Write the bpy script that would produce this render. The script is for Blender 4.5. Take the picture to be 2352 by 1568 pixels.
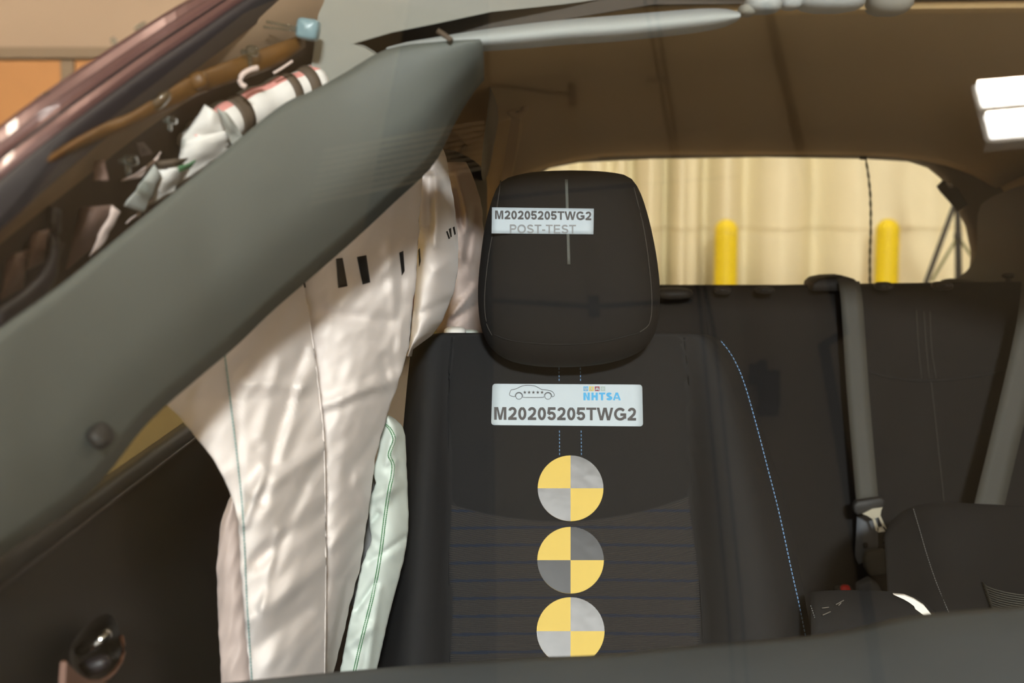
import bpy, bmesh, math, random
from mathutils import Vector, noise
from mathutils.geometry import tessellate_polygon

for o in list(bpy.data.objects):
    bpy.data.objects.remove(o, do_unlink=True)
COL = bpy.context.scene.collection
SC = bpy.context.scene
random.seed(4)

# ------------------------------------------------------------------ camera
W, H = 2352, 1568
LENS = 50.0
F = LENS / 36.0 * W
CAMZ = 1.40
PITCH = math.atan((784 - 400) / F)
cd = bpy.data.cameras.new('camera')
cam = bpy.data.objects.new('camera', cd)
COL.objects.link(cam)
cam.location = (0, 0, CAMZ)
cam.rotation_euler = (math.pi / 2 - PITCH, 0, 0)
cd.lens = LENS
cd.sensor_width = 36
cd.clip_start = 0.05
cd.clip_end = 100
cd.dof.use_dof = True
cd.dof.focus_distance = 2.13
cd.dof.aperture_fstop = 4.5
SC.camera = cam

# ------------------------------------------------------------------ world, lights, exposure
wd = bpy.data.worlds.new('world')
SC.world = wd
wd.use_nodes = True
wd.node_tree.nodes['Background'].inputs['Color'].default_value = (0.9, 0.8, 0.65, 1)
wd.node_tree.nodes['Background'].inputs['Strength'].default_value = 0.05
SC.view_settings.view_transform = 'Standard'
SC.view_settings.look = 'None'
SC.view_settings.exposure = 0.0
SC.view_settings.gamma = 1.0
SC.view_settings.use_curve_mapping = False
try:
    SC.cycles.use_denoising = True
    SC.cycles.max_bounces = 5
    SC.cycles.diffuse_bounces = 3
    SC.cycles.glossy_bounces = 2
    SC.cycles.transmission_bounces = 2
    SC.cycles.use_adaptive_sampling = True
    SC.cycles.adaptive_threshold = 0.08
    SC.cycles.transparent_max_bounces = 16
    SC.cycles.sample_clamp_indirect = 6
except Exception:
    pass

FLOOD_POS = Vector((0.5, -8.5, 4.8))     # floodlight bank on the front wall
FLOOD_W = 1380
HIGHBAY_W = 80
ROOM = dict(x0=-9.0, x1=11.0, y0=-9.0, y1=11.0, z=6.0)


def area_light(name, loc, target, sx, sy, power, color, parent=None):
    ld = bpy.data.lights.new(name, 'AREA')
    ld.shape = 'RECTANGLE'
    ld.size = sx
    ld.size_y = sy
    ld.energy = power
    ld.color = color
    lo = bpy.data.objects.new(name, ld)
    COL.objects.link(lo)
    d = Vector(target) - Vector(loc)
    lo.rotation_euler = d.to_track_quat('-Z', 'Y').to_euler()
    lo.location = loc
    if parent:
        lo.parent = parent
        lo.location = Vector(loc) - parent.location
    return lo

# ------------------------------------------------------------------ mapping helpers
cp, sp = math.cos(PITCH), math.sin(PITCH)


def ray(px, py):
    dx = (px - W / 2) / F
    dy = -(py - H / 2) / F
    return Vector((dx, cp + dy * sp, -sp + dy * cp))


def P(px, py, y):
    d = ray(px, py)
    return Vector((0, 0, CAMZ)) + d * (y / d.y)


YAW = math.radians(6)
EX = Vector((math.cos(YAW), -math.sin(YAW), 0))
ER = Vector((math.sin(YAW), math.cos(YAW), 0))
CO = Vector((0.45, 2.10, 0))


def C(u, v, z):
    return CO + EX * u + ER * v + Vector((0, 0, z))


GA = P(0, 470, 1.15)
GB = P(600, 0, 1.55)
GN = (GB - GA).cross(EX).normalized()
if GN.z < 0:
    GN = -GN


def refl(px, py, z):
    """point at height z in the hall that the windshield mirrors to this direction"""
    d = ray(px, py).normalized()
    o = Vector((0, 0, CAMZ))
    t = (GA - o).dot(GN) / d.dot(GN)
    h = o + d * t
    r = d - GN * (2 * d.dot(GN))
    return h + r * ((z - h.z) / r.z)


def lerp(a, b, t):
    return a + (b - a) * t


def interp(pts, x):
    if x <= pts[0][0]:
        return pts[0][1]
    for (a, b), (c, d) in zip(pts, pts[1:]):
        if x <= c:
            return lerp(b, d, (x - a) / (c - a) if c != a else 0)
    return pts[-1][1]


def sample(poly, n, smooth=True):
    """resample a polyline of tuples to n points by arc length (Catmull-Rom)"""
    pts = [Vector(p) for p in poly]
    dense = []
    for i in range(len(pts) - 1):
        p0 = pts[max(i - 1, 0)]
        p1, p2 = pts[i], pts[i + 1]
        p3 = pts[min(i + 2, len(pts) - 1)]
        for k in range(8):
            t = k / 8
            if smooth:
                q = 0.5 * ((2 * p1) + (p2 - p0) * t + (2 * p0 - 5 * p1 + 4 * p2 - p3) * t * t
                           + (3 * p1 - p0 - 3 * p2 + p3) * t ** 3)
            else:
                q = p1.lerp(p2, t)
            dense.append(q)
    dense.append(pts[-1])
    L = [0]
    for a, b in zip(dense, dense[1:]):
        L.append(L[-1] + (b - a).length)
    out = []
    j = 0
    for i in range(n):
        s = L[-1] * i / (n - 1)
        while j < len(L) - 2 and L[j + 1] < s:
            j += 1
        seg = L[j + 1] - L[j]
        out.append(dense[j].lerp(dense[j + 1], (s - L[j]) / seg if seg > 1e-9 else 0))
    return out

# ------------------------------------------------------------------ object helpers


def thing(name, label, cat, loc=(0, 0, 0), group=None):
    o = bpy.data.objects.new(name, None)
    COL.objects.link(o)
    o.empty_display_size = 0.05
    o.location = loc
    o['label'] = label
    o['category'] = cat
    if group:
        o['group'] = group
    return o


def wloc(o):
    v = Vector((0, 0, 0))
    while o:
        v += o.location
        o = o.parent
    return v


def obj(name, verts, faces, m, parent=None, smooth=True, label=None, cat=None, group=None, kind=None,
        solid=0, bevel=0, mats=None, fmat=None, subd=0):
    verts = [Vector(v) for v in verts]
    me = bpy.data.meshes.new(name)
    if parent:
        off = wloc(parent)
        loc = Vector((0, 0, 0))
    else:
        off = Vector((sum(v.x for v in verts) / len(verts), sum(v.y for v in verts) / len(verts),
                      min(v.z for v in verts)))
        loc = off
    me.from_pydata([v - off for v in verts], [], faces)
    for mm in (mats or [m]):
        me.materials.append(mm)
    if fmat:
        for i, p in enumerate(me.polygons):
            p.material_index = fmat[i]
    bm = bmesh.new()
    bm.from_mesh(me)
    bmesh.ops.recalc_face_normals(bm, faces=bm.faces)
    bm.to_mesh(me)
    bm.free()
    if smooth:
        for p in me.polygons:
            p.use_smooth = True
    o = bpy.data.objects.new(name, me)
    COL.objects.link(o)
    o.location = loc
    if parent:
        o.parent = parent
    if solid:
        md = o.modifiers.new('solid', 'SOLIDIFY')
        md.thickness = abs(solid)
        md.offset = 1 if solid > 0 else -1
    if bevel:
        md = o.modifiers.new('bevel', 'BEVEL')
        md.width = bevel
        md.segments = 2
        md.limit_method = 'ANGLE'
    if subd:
        md = o.modifiers.new('subd', 'SUBSURF')
        md.levels = subd
        md.render_levels = subd
    if label:
        o['label'] = label
    if cat:
        o['category'] = cat
    if group:
        o['group'] = group
    if kind:
        o['kind'] = kind
    return o


class MB:
    def __init__(s):
        s.v, s.f = [], []

    def add(s, v, f):
        n = len(s.v)
        s.v += list(v)
        s.f += [tuple(i + n for i in q) for q in f]
        return s

    def grid(s, rows):
        n = len(s.v)
        w = len(rows[0])
        for r in rows:
            s.v += list(r)
        for i in range(len(rows) - 1):
            for j in range(w - 1):
                a = n + i * w + j
                s.f.append((a, a + 1, a + w + 1, a + w))
        return s

    def tube(s, pts, rad, seg=10, cap=True, flat=None):
        pts = [Vector(p) for p in pts]
        if not hasattr(rad, '__len__'):
            rad = [rad] * len(pts)
        n0 = len(s.v)
        up = Vector((0, 0, 1))
        for i, p in enumerate(pts):
            t = (pts[min(i + 1, len(pts) - 1)] - pts[max(i - 1, 0)])
            t = t.normalized() if t.length > 1e-9 else Vector((1, 0, 0))
            u = up if abs(t.dot(up)) < 0.95 else Vector((0, 1, 0))
            a = t.cross(u).normalized()
            b = a.cross(t).normalized()
            for k in range(seg):
                an = 2 * math.pi * k / seg
                s.v.append(p + a * (rad[i] * math.cos(an) * (flat or 1)) + b * (rad[i] * math.sin(an)))
        for i in range(len(pts) - 1):
            for k in range(seg):
                q = n0 + i * seg
                s.f.append((q + k, q + (k + 1) % seg, q + seg + (k + 1) % seg, q + seg + k))
        if cap:
            s.f.append(tuple(n0 + k for k in range(seg)))
            e = n0 + (len(pts) - 1) * seg
            s.f.append(tuple(e + k for k in range(seg)))
        return s

    def box(s, p0, p1):
        (a, b, c), (d, e, f) = p0, p1
        v = [(a, b, c), (d, b, c), (d, e, c), (a, e, c), (a, b, f), (d, b, f), (d, e, f), (a, e, f)]
        return s.add([Vector(q) for q in v], [(0, 1, 2, 3), (4, 5, 6, 7), (0, 1, 5, 4), (1, 2, 6, 5), (2, 3, 7, 6), (3, 0, 4, 7)])

    def hexa(s, b, t):
        """8 corners: bottom quad b and top quad t"""
        return s.add(list(b) + list(t), [(0, 1, 2, 3), (4, 5, 6, 7), (0, 1, 5, 4), (1, 2, 6, 5), (2, 3, 7, 6), (3, 0, 4, 7)])

    def slab(s, front, off):
        """polygon (list of Vector) extruded by vector off"""
        n = len(front)
        v = list(front) + [p + off for p in front]
        tris = tessellate_polygon([front])
        f = [tuple(t) for t in tris] + [tuple(i + n for i in t) for t in tris]
        f += [(i, (i + 1) % n, (i + 1) % n + n, i + n) for i in range(n)]
        return s.add(v, f)

    def build(s, name, m, parent=None, **k):
        return obj(name, s.v, s.f, m, parent, **k)

# ------------------------------------------------------------------ materials


def lin(c):
    return tuple(((x / 255) / 12.92 if x / 255 <= 0.04045 else ((x / 255 + 0.055) / 1.055) ** 2.4) for x in c)


MATS = {}


def mat(name, rgb, rough=0.6, metal=0, spec=0.5, nscale=0, namt=0.15, bump=0, bscale=200, sheen=0, coat=0, rgb2=None,
        detail=3):
    m = bpy.data.materials.new(name)
    m.use_nodes = True
    nt = m.node_tree
    b = nt.nodes['Principled BSDF']
    c = lin(rgb)
    b.inputs['Base Color'].default_value = (*c, 1)
    b.inputs['Roughness'].default_value = rough
    b.inputs['Metallic'].default_value = metal
    b.inputs['Specular IOR Level'].default_value = spec
    if sheen:
        b.inputs['Sheen Weight'].default_value = sheen
        b.inputs['Sheen Roughness'].default_value = 0.4
    if coat:
        b.inputs['Coat Weight'].default_value = coat
        b.inputs['Coat Roughness'].default_value = 0.08
    tc = nt.nodes.new('ShaderNodeTexCoord')
    if nscale:
        n = nt.nodes.new('ShaderNodeTexNoise')
        n.inputs['Scale'].default_value = nscale
        n.inputs['Detail'].default_value = detail
        nt.links.new(tc.outputs['Object'], n.inputs['Vector'])
        mx = nt.nodes.new('ShaderNodeMix')
        mx.data_type = 'RGBA'
        c2 = lin(rgb2) if rgb2 else tuple(x * (1 - namt) for x in c)
        c1 = c if rgb2 else tuple(min(1, x * (1 + namt)) for x in c)
        mx.inputs['A'].default_value = (*c1, 1)
        mx.inputs['B'].default_value = (*c2, 1)
        nt.links.new(n.outputs['Fac'], mx.inputs['Factor'])
        nt.links.new(mx.outputs['Result'], b.inputs['Base Color'])
    if bump:
        n2 = nt.nodes.new('ShaderNodeTexNoise')
        n2.inputs['Scale'].default_value = bscale
        nt.links.new(tc.outputs['Object'], n2.inputs['Vector'])
        bp = nt.nodes.new('ShaderNodeBump')
        bp.inputs['Strength'].default_value = bump
        bp.inputs['Distance'].default_value = 0.002
        nt.links.new(n2.outputs['Fac'], bp.inputs['Height'])
        nt.links.new(bp.outputs['Normal'], b.inputs['Normal'])
    MATS[name] = m
    return m


def glass(name, tint=(1, 1, 1), scale=1.0):
    m = bpy.data.materials.new(name)
    m.use_nodes = True
    nt = m.node_tree
    nt.nodes.clear()
    out = nt.nodes.new('ShaderNodeOutputMaterial')
    tr = nt.nodes.new('ShaderNodeBsdfTransparent')
    tr.inputs['Color'].default_value = (*tint, 1)
    gl = nt.nodes.new('ShaderNodeBsdfGlossy')
    gl.inputs['Roughness'].default_value = 0.0
    lw = nt.nodes.new('ShaderNodeLayerWeight')
    lw.inputs['Blend'].default_value = 0.5
    pw = nt.nodes.new('ShaderNodeMath')
    pw.operation = 'POWER'
    pw.inputs[1].default_value = 5
    mu = nt.nodes.new('ShaderNodeMath')
    mu.operation = 'MULTIPLY_ADD'
    mu.inputs[1].default_value = 0.96 * scale
    mu.inputs[2].default_value = 0.04 * scale
    mix = nt.nodes.new('ShaderNodeMixShader')
    nt.links.new(lw.outputs['Facing'], pw.inputs[0])
    nt.links.new(pw.outputs[0], mu.inputs[0])
    nt.links.new(mu.outputs[0], mix.inputs['Fac'])
    nt.links.new(tr.outputs[0], mix.inputs[1])
    nt.links.new(gl.outputs[0], mix.inputs[2])
    nt.links.new(mix.outputs[0], out.inputs['Surface'])
    MATS[name] = m
    return m


def emit(name, col, s):
    m = bpy.data.materials.new(name)
    m.use_nodes = True
    nt = m.node_tree
    nt.nodes.clear()
    out = nt.nodes.new('ShaderNodeOutputMaterial')
    e = nt.nodes.new('ShaderNodeEmission')
    e.inputs['Color'].default_value = (*col, 1)
    e.inputs['Strength'].default_value = s
    nt.links.new(e.outputs[0], out.inputs['Surface'])
    try:
        m.cycles.emission_sampling = 'NONE'
    except Exception:
        pass
    return m


M_wall = mat('wall_paint', (192, 168, 142), 0.8, nscale=1.2, namt=0.06)
M_wallside = mat('side_wall_paint', (215, 190, 150), 0.8, nscale=1.2, namt=0.06)
M_floor = mat('concrete', (175, 165, 150), 0.5, nscale=2, namt=0.1)
M_ceil = mat('ceiling_deck', (196, 183, 160), 0.85, nscale=0.9, namt=0.18)
M_rail = mat('steel_rail', (150, 130, 105), 0.6)
M_ply = mat('plywood', (205, 148, 92), 0.7, nscale=3, namt=0.12)
M_drape = mat('drape_cloth', (245, 234, 200), 0.9, nscale=2, namt=0.04)
M_seamcloth = mat('drape_seam', (236, 222, 184), 0.9)
M_yellow = mat('bollard_yellow', (238, 208, 8), 0.5, nscale=8, namt=0.05)
M_darkpipe = mat('dark_pipe', (30, 28, 27), 0.6)
M_darkbeam = mat('dark_beam', (34, 37, 44), 0.7)
M_slat = mat('louvre_slat', (235, 215, 180), 0.5)
M_black = mat('black_metal', (28, 26, 24), 0.5)
M_green = mat('green_grey_metal', (112, 112, 72), 0.5)
M_lamp = emit('lamp_tube', (1.0, 0.97, 0.9), 22)
M_housing = mat('lamp_housing', (190, 185, 175), 0.5)

M_paint = mat('car_paint', (120, 88, 84), 0.36, metal=0.45, spec=0.6, nscale=300, namt=0.06, coat=0.35)
M_rubber = mat('black_rubber', (38, 32, 34), 0.5)
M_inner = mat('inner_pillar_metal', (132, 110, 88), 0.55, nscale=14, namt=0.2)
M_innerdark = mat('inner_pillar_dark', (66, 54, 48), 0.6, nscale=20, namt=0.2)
M_amber = mat('amber_tape', (100, 66, 20), 0.5, nscale=40, namt=0.25)
M_clear = None
M_blueclip = mat('pale_blue_plastic', (122, 150, 158), 0.3)
M_trim = mat('pillar_trim_plastic', (95, 99, 94), 0.6, nscale=400, namt=0.05, bump=0.1, bscale=900)
M_headl = mat('headliner_cloth', (196, 166, 118), 0.95, nscale=500, namt=0.05)  # tan puts the warm shade into the colour of paler cloth
M_headg = mat('headliner_edge_cloth', (148, 147, 138), 0.9, nscale=6, namt=0.05, bump=0.1, bscale=700)
M_visor = mat('visor_cloth', (172, 177, 176), 0.8, nscale=700, namt=0.06, bump=0.15, bscale=900)
M_tailtrim = mat('rear_trim_plastic', (120, 106, 86), 0.7)
M_quarter = mat('rear_quarter_plastic', (66, 58, 48), 0.7)
M_ringp = mat('belt_ring_plastic', (180, 152, 112), 0.6)
M_dark = mat('dark_trim_plastic', (44, 41, 38), 0.6, nscale=30, namt=0.1)
M_door = mat('door_panel_plastic', (27, 26, 25), 0.6, nscale=30, namt=0.08)
M_dash = mat('dash_plastic', (86, 92, 96), 0.55, nscale=14, namt=0.05, bump=0.1, bscale=900)
M_chrome = mat('chrome', (190, 190, 190), 0.12, metal=1)
M_bezel = mat('brown_bezel', (112, 74, 54), 0.4)
M_airbag = mat('airbag_nylon', (240, 229, 223), 0.55, spec=0.4, nscale=6, namt=0.03, sheen=0.3, bump=0.12, bscale=1400)
M_airpink = mat('airbag_pink', (216, 194, 184), 0.55, nscale=8, namt=0.05, sheen=0.3)
M_sidebag = mat('side_airbag_nylon', (222, 230, 222), 0.55, nscale=8, namt=0.03, bump=0.1, bscale=1400)
M_sidegrey = mat('side_airbag_lining', (150, 150, 150), 0.6)
M_ink = mat('black_ink', (26, 24, 22), 0.6)
M_teal = mat('teal_thread', (150, 184, 180), 0.7)
M_greent = mat('green_thread', (96, 150, 104), 0.7)
M_pinkf = mat('pink_fabric', (236, 160, 150), 0.6, nscale=30, namt=0.1)
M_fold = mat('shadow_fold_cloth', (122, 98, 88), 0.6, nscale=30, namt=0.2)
M_greyf = mat('grey_fabric', (176, 176, 168), 0.7)
M_brownf = mat('brown_strap', (92, 78, 64), 0.7)
M_whitef = mat('white_fabric', (246, 240, 232), 0.6)
M_seat = mat('seat_cloth', (30, 29, 29), 0.85, spec=0.3, nscale=900, namt=0.18, bump=0.08, bscale=1600)
M_seatb = mat('seat_bolster_cloth', (38, 37, 37), 0.85, spec=0.3, nscale=900, namt=0.15, bump=0.07, bscale=1600)
M_head = mat('headrest_cloth', (25, 23, 22), 0.85, spec=0.3, nscale=900, namt=0.15, bump=0.07, bscale=1600)
M_seam = mat('seam_shadow_cord', (24, 23, 23), 0.9)
M_seamlt = mat('seam_cord', (62, 57, 52), 0.9)
M_blue = mat('blue_thread', (120, 160, 205), 0.6)
M_grayth = mat('grey_thread', (130, 130, 128), 0.7)
M_paper = mat('label_paper', (197, 208, 215), 0.6, nscale=60, namt=0.02)
M_print1 = mat('print_dark', (66, 62, 62), 0.6, nscale=120, namt=0.2)
M_print2 = mat('print_grey', (140, 142, 144), 0.6, nscale=120, namt=0.15)
M_pblue = mat('print_blue', (72, 172, 226), 0.6)
M_pyel = mat('print_yellow', (218, 194, 92), 0.6)
M_pred = mat('print_red', (150, 28, 52), 0.6)
M_pgrey = mat('print_icon_grey', (168, 184, 180), 0.6)
M_tyel = mat('target_yellow', (222, 188, 74), 0.55, nscale=60, namt=0.03)
M_tblk = mat('target_black_sheen', (80, 78, 77), 0.42, metal=0.7, nscale=35, namt=0.3, bump=0.5, bscale=28)  # lighter grey paints the light caught by the black gloss
M_tblk2 = mat('target_black_gloss', (40, 39, 39), 0.42, metal=0.7, nscale=35, namt=0.25, bump=0.4, bscale=28)
M_strip = mat('strip_grey', (92, 94, 88), 0.7)
M_rseat = mat('rear_seat_cloth', (28, 25, 23), 0.9, spec=0.3, nscale=40, namt=0.06)
M_belt = mat('belt_webbing', (70, 67, 59), 0.7, nscale=600, namt=0.08)
M_tongue = mat('tongue_metal', (232, 222, 196), 0.3, metal=0.6)
M_red = mat('red_plastic', (230, 28, 24), 0.4)
M_beltlow = mat('lower_belt', (96, 98, 102), 0.7)
M_silver = mat('torn_silver_tape', (215, 208, 196), 0.45, metal=0.2)
M_scratch = mat('scratch_grey', (120, 112, 102), 0.7)
M_glass = glass('windshield_glass', (0.97, 0.98, 0.97), 1.0)
M_sideglass = glass('side_glass', (0.84, 0.80, 0.58), 0.6)
M_clear = glass('clear_plastic', (.80, .86, .86), 2.2)
M_rearglass = glass('rear_glass', (0.99, 0.98, 0.95), 0.5)

# ribbed seat insert: charcoal with faint blue courses
M_rib = mat('ribbed_insert_cloth', (60, 57, 55), 0.85, spec=0.3)
nt = M_rib.node_tree
tc = nt.nodes.new('ShaderNodeTexCoord')
sx = nt.nodes.new('ShaderNodeSeparateXYZ')
nt.links.new(tc.outputs['Object'], sx.inputs[0])
w1 = nt.nodes.new('ShaderNodeMath'); w1.operation = 'MULTIPLY'; w1.inputs[1].default_value = 2 * math.pi / 0.0245
w2 = nt.nodes.new('ShaderNodeMath'); w2.operation = 'SINE'
w3 = nt.nodes.new('ShaderNodeMath'); w3.operation = 'GREATER_THAN'; w3.inputs[1].default_value = 0.88
nt.links.new(sx.outputs['Z'], w1.inputs[0]); nt.links.new(w1.outputs[0], w2.inputs[0]); nt.links.new(w2.outputs[0], w3.inputs[0])
nz = nt.nodes.new('ShaderNodeTexNoise'); nz.inputs['Scale'].default_value = 900
nt.links.new(tc.outputs['Object'], nz.inputs['Vector'])
mxa = nt.nodes.new('ShaderNodeMix'); mxa.data_type = 'RGBA'
mxa.inputs['A'].default_value = (*lin((70, 66, 63)), 1); mxa.inputs['B'].default_value = (*lin((38, 36, 35)), 1)
nt.links.new(nz.outputs['Fac'], mxa.inputs['Factor'])
mxb = nt.nodes.new('ShaderNodeMix'); mxb.data_type = 'RGBA'
mxb.inputs['B'].default_value = (*lin((42, 47, 58)), 1)
nt.links.new(mxa.outputs['Result'], mxb.inputs['A']); nt.links.new(w3.outputs[0], mxb.inputs['Factor'])
nt.links.new(mxb.outputs['Result'], nt.nodes['Principled BSDF'].inputs['Base Color'])


# ================================================================== THE HALL
x0, x1, y0, y1, zc = ROOM['x0'], ROOM['x1'], ROOM['y0'], ROOM['y1'], ROOM['z']
MB().box((x0, y0, -0.1), (x1, y1, 0)).build('floor', M_floor, kind='structure', smooth=False)
MB().box((x0, y0, zc), (x1, y1, zc + 0.1)).build('ceiling', M_ceil, kind='structure', smooth=False)
MB().box((x0, y1, 0), (x1, y1 + 0.1, zc)).build('wall_back', M_wall, kind='structure', smooth=False)
MB().box((x0, y0 - 0.1, 0), (x1, y0, zc)).build('wall_front', M_wallside, kind='structure', smooth=False)
MB().box((x0 - 0.1, y0, 0), (x0, y1, zc)).build('wall_left', M_wallside, kind='structure', smooth=False)
MB().box((x1, y0, 0), (x1 + 0.1, y1, zc)).build('wall_right', M_wallside, kind='structure', smooth=False)
zr = P(200, 122, 10.95).z
MB().box((x0, 10.9, zr - 0.04), (-0.9, 11, zr + 0.04)).build('trim_1', M_rail, kind='structure', smooth=False)
# plywood sheets below the rail
xa = P(150, 300, 10.97).x
dr = thing('plywood_sheet', 'orange-brown plywood sheet leaning on the wall left of the car roof', 'panel', (-4.6, 10.93, 0))
MB().box((-6.0, 10.91, 0.02), (xa, 10.95, zr - 0.06)).build('board', M_ply, dr, smooth=False)
MB().box((xa + 0.005, 10.9, 0.02), (xa + 0.10, 10.96, zr - 0.06)).build('edge_batten', M_rail, dr, smooth=False)
dr2 = thing('plywood_sheet', 'plain plywood sheet on the wall just behind the car roof edge', 'panel', (-2.8, 10.93, 0))
MB().box((xa + 0.11, 10.91, 0.02), (-1.2, 10.95, zr - 0.06)).build('board', M_ply, dr2, smooth=False)

# drape hung behind the car
dp = thing('cloth_drape', 'cream cloth drape with soft vertical folds seen through the rear window', 'curtain', (1.9, 10.6, 0))
folds = [(1250, 20, .05), (1330, 18, .06), (1400, 14, .06), (1452, 10, .10), (1490, 12, -.05), (1532, 9, .12), (1560, 12, -.05),
         (1625, 16, .10), (1665, 16, -.04), (1720, 22, .09), (1790, 26, -.03), (1880, 30, .09), (1960, 30, -.03), (2090, 40, .04),
         (2200, 40, .05), (2330, 40, .05)]


def drape_y(px):
    return 10.55 + sum(2.4 * a * math.exp(-((px - c) / (w * 1.1)) ** 2) for c, w, a in folds) + 0.02 * math.sin(px / 37)


rows = []
for z in [0.05 + 4.6 * k / 6 for k in range(7)]:
    rows.append([Vector(((px - 1176) / F * 10.55, drape_y(px), z)) for px in range(1000, 2900, 5)])
MB().grid(rows).build('cloth', M_drape, dp, solid=0.002)
zs = P(1800, 525, 10.5).z
MB().grid([[Vector(((px - 1176) / F * 10.55, drape_y(px) - 0.005, zs + dz)) for px in range(1000, 2900, 5)] for dz in (-.009, .009)]
          ).build('hem_seam', M_seamcloth, dp, solid=0.001)


def bollard(px0, px1, ptop, y, label):
    c = P((px0 + px1) / 2, ptop, y)
    r = (px1 - px0) / 2 / F * y
    t = thing('bollard', label, 'bollard', (c.x, y, 0), group='yellow bollards by the drape')
    m = MB()
    prof = [(r, 0.0), (r, c.z - r)] + [(r * math.cos(a), c.z - r + r * math.sin(a)) for a in [k * math.pi / 16 for k in range(1, 9)]]
    seg = 28
    rows = [[Vector((c.x + q * math.cos(2 * math.pi * k / seg), y + q * math.sin(2 * math.pi * k / seg), z)) for k in range(seg + 1)] for q, z in prof]
    m.grid(rows).build('sleeve', M_yellow, t)
    m = MB()
    m.tube([Vector((c.x, y, 0.004)), Vector((c.x, y, 0.03))], r * 1.15, 24)
    m.build('floor_collar', M_black, t)


bollard(1642, 1695, 503, 9.9, 'yellow domed bollard nearest the front headrest, seen through rear window')
bollard(2013, 2067, 502, 9.9, 'yellow domed bollard beside the black tripod, seen through rear window')

# lamp tripod behind the car
tp = P(2200, 470, 8.5)
tr = thing('tripod_stand', 'black metal tripod stand at the right edge of rear window', 'tripod', (tp.x, 8.5, 0))
Y = 8.5
fl = Vector((0, 0, 0))
MB().tube([P(2200, 330, Y), P(2200, 900, Y)], 0.018, 12).build('post', M_black, tr)


def leg(a, b, r, m, nm):
    MB().tube([a, b], r, 10).build(nm, m, tr)


def to_floor(a, b):
    d = b - a
    return a + d * ((a.z - 0.01) / -d.z)


a = P(2225, 380, Y); b = P(2123, 660, Y); leg(a, to_floor(a, b), 0.015, M_black, 'leg')
a = P(2175, 380, Y + .1); b = P(2277, 660, Y + .25); leg(a, to_floor(a, b), 0.015, M_black, 'leg')
a = P(2200, 380, Y + .1); b = P(2206, 660, Y + .4); leg(a, to_floor(a, b), 0.013, M_black, 'leg')
leg(P(2199, 545, Y), P(2140, 645, Y - .1), 0.009, M_green, 'brace')
leg(P(2201, 545, Y), P(2262, 630, Y + .1), 0.009, M_green, 'brace')
MB().tube([P(2200, 535, Y), P(2200, 556, Y)], 0.024, 12).build('brace_collar', M_black, tr)

# ------------------------------------------------------------------ ceiling fittings (mirrored in the windshield)
ZP = zc - 0.06


def cpipe(name, label, pix, dia, cat='pipe', m=M_darkpipe, bracket=None, box=None, group=None, z=ZP):
    t = thing(name, label, cat, refl(*pix[0], z), group=group)
    MB().tube([refl(px, py, z) for px, py in pix], dia / 2, 10).build('run', m, t)
    for (px, py, w, h) in (bracket or []):
        a, b = refl(px - w, py, z), refl(px + w, py, z)
        MB().tube([a + Vector((0, 0, -.02)), b + Vector((0, 0, -.02))], h, 8).build('clamp', m, t)
    for (px, py, w, h) in (box or []):
        q = [refl(px - w, py - h, z), refl(px + w, py - h, z), refl(px + w, py + h, z), refl(px - w, py + h, z)]
        MB().slab([p + Vector((0, 0, -.07)) for p in q], Vector((0, 0, .12))).build('junction_box', m, t, smooth=False)
    return t


cpipe('ceiling_conduit', 'thin dark conduit, left one of the pair mirrored above the rear window', [(1470, -60), (1605, 680), (1668, 1350), (1690, 1650)], 0.016, bracket=[(1510, 190, 26, .012)], group='thin ceiling conduits')
cpipe('ceiling_conduit', 'thin dark conduit, right one of the pair mirrored above the rear window', [(1496, -60), (1560, 380), (1640, 760), (1700, 1350), (1722, 1650)], 0.016, group='thin ceiling conduits')
cpipe('ceiling_pipe', 'thick dark pipe with a jog mirrored from visor clip down past centre belt', [(1752, -30), (1840, 350), (1912, 650), (1938, 765), (1892, 792), (1930, 1010), (1985, 1340), (2025, 1620)], 0.05)
cpipe('ceiling_hanger_rod', 'short dark rod with a knob mirrored beside the rear belt ring', [(1060, 185), (1180, 200), (1318, 219)], 0.02, box=[(1314, 219, 9, 8)])
cpipe('ceiling_hanger_rod', 'dark rod with knob mirrored across the headrest below its label', [(1110, 688), (1362, 704), (1590, 690)], 0.024, box=[(1364, 706, 13, 9)])
cpipe('ceiling_wire', 'thin dark wire mirrored across the top of the headrest', [(1000, 470), (1290, 440), (1490, 422), (1700, 405)], 0.014)
cpipe('ceiling_hook', 'dark bottle-shaped hoist hook mirrored between seat shoulder and centre belt', [(1751, 830), (1757, 900)], 0.04, box=[(1765, 905, 24, 38), (1735, 862, 16, 9)], cat='hook')
# dark girder mirrored over the left part of the cabin
gz = zc - 0.35
gd = thing('ceiling_girder', 'wide dark steel girder overhead, mirrored over the left of the seat', 'beam', refl(1000, 800, gz))
q = [refl(980, -200, gz), refl(1108, -200, gz), refl(1118, 700, gz), refl(1126, 1700, gz), refl(560, 1700, gz), refl(760, 900, gz)]
MB().slab(q, Vector((0, 0, 0.3))).build('web', M_darkbeam, gd, smooth=False)
# louvre strip
lv = thing('ceiling_louvre', 'ribbed ceiling louvre mirrored as fine stripes across pillar trim and airbag', 'louvre', refl(900, 380, zc - .42))
for k in range(9):
    a0 = refl(742 - 4 * k, 347 + 15 * k, zc - .42); a1 = refl(1112, 280 + 13 * k, zc - .42)
    m = MB(); m.tube([a0, a1], 0.0055, 6); m.build('slat', M_slat, lv)

# ceiling lamps
LZ = zc - 0.25


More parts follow.
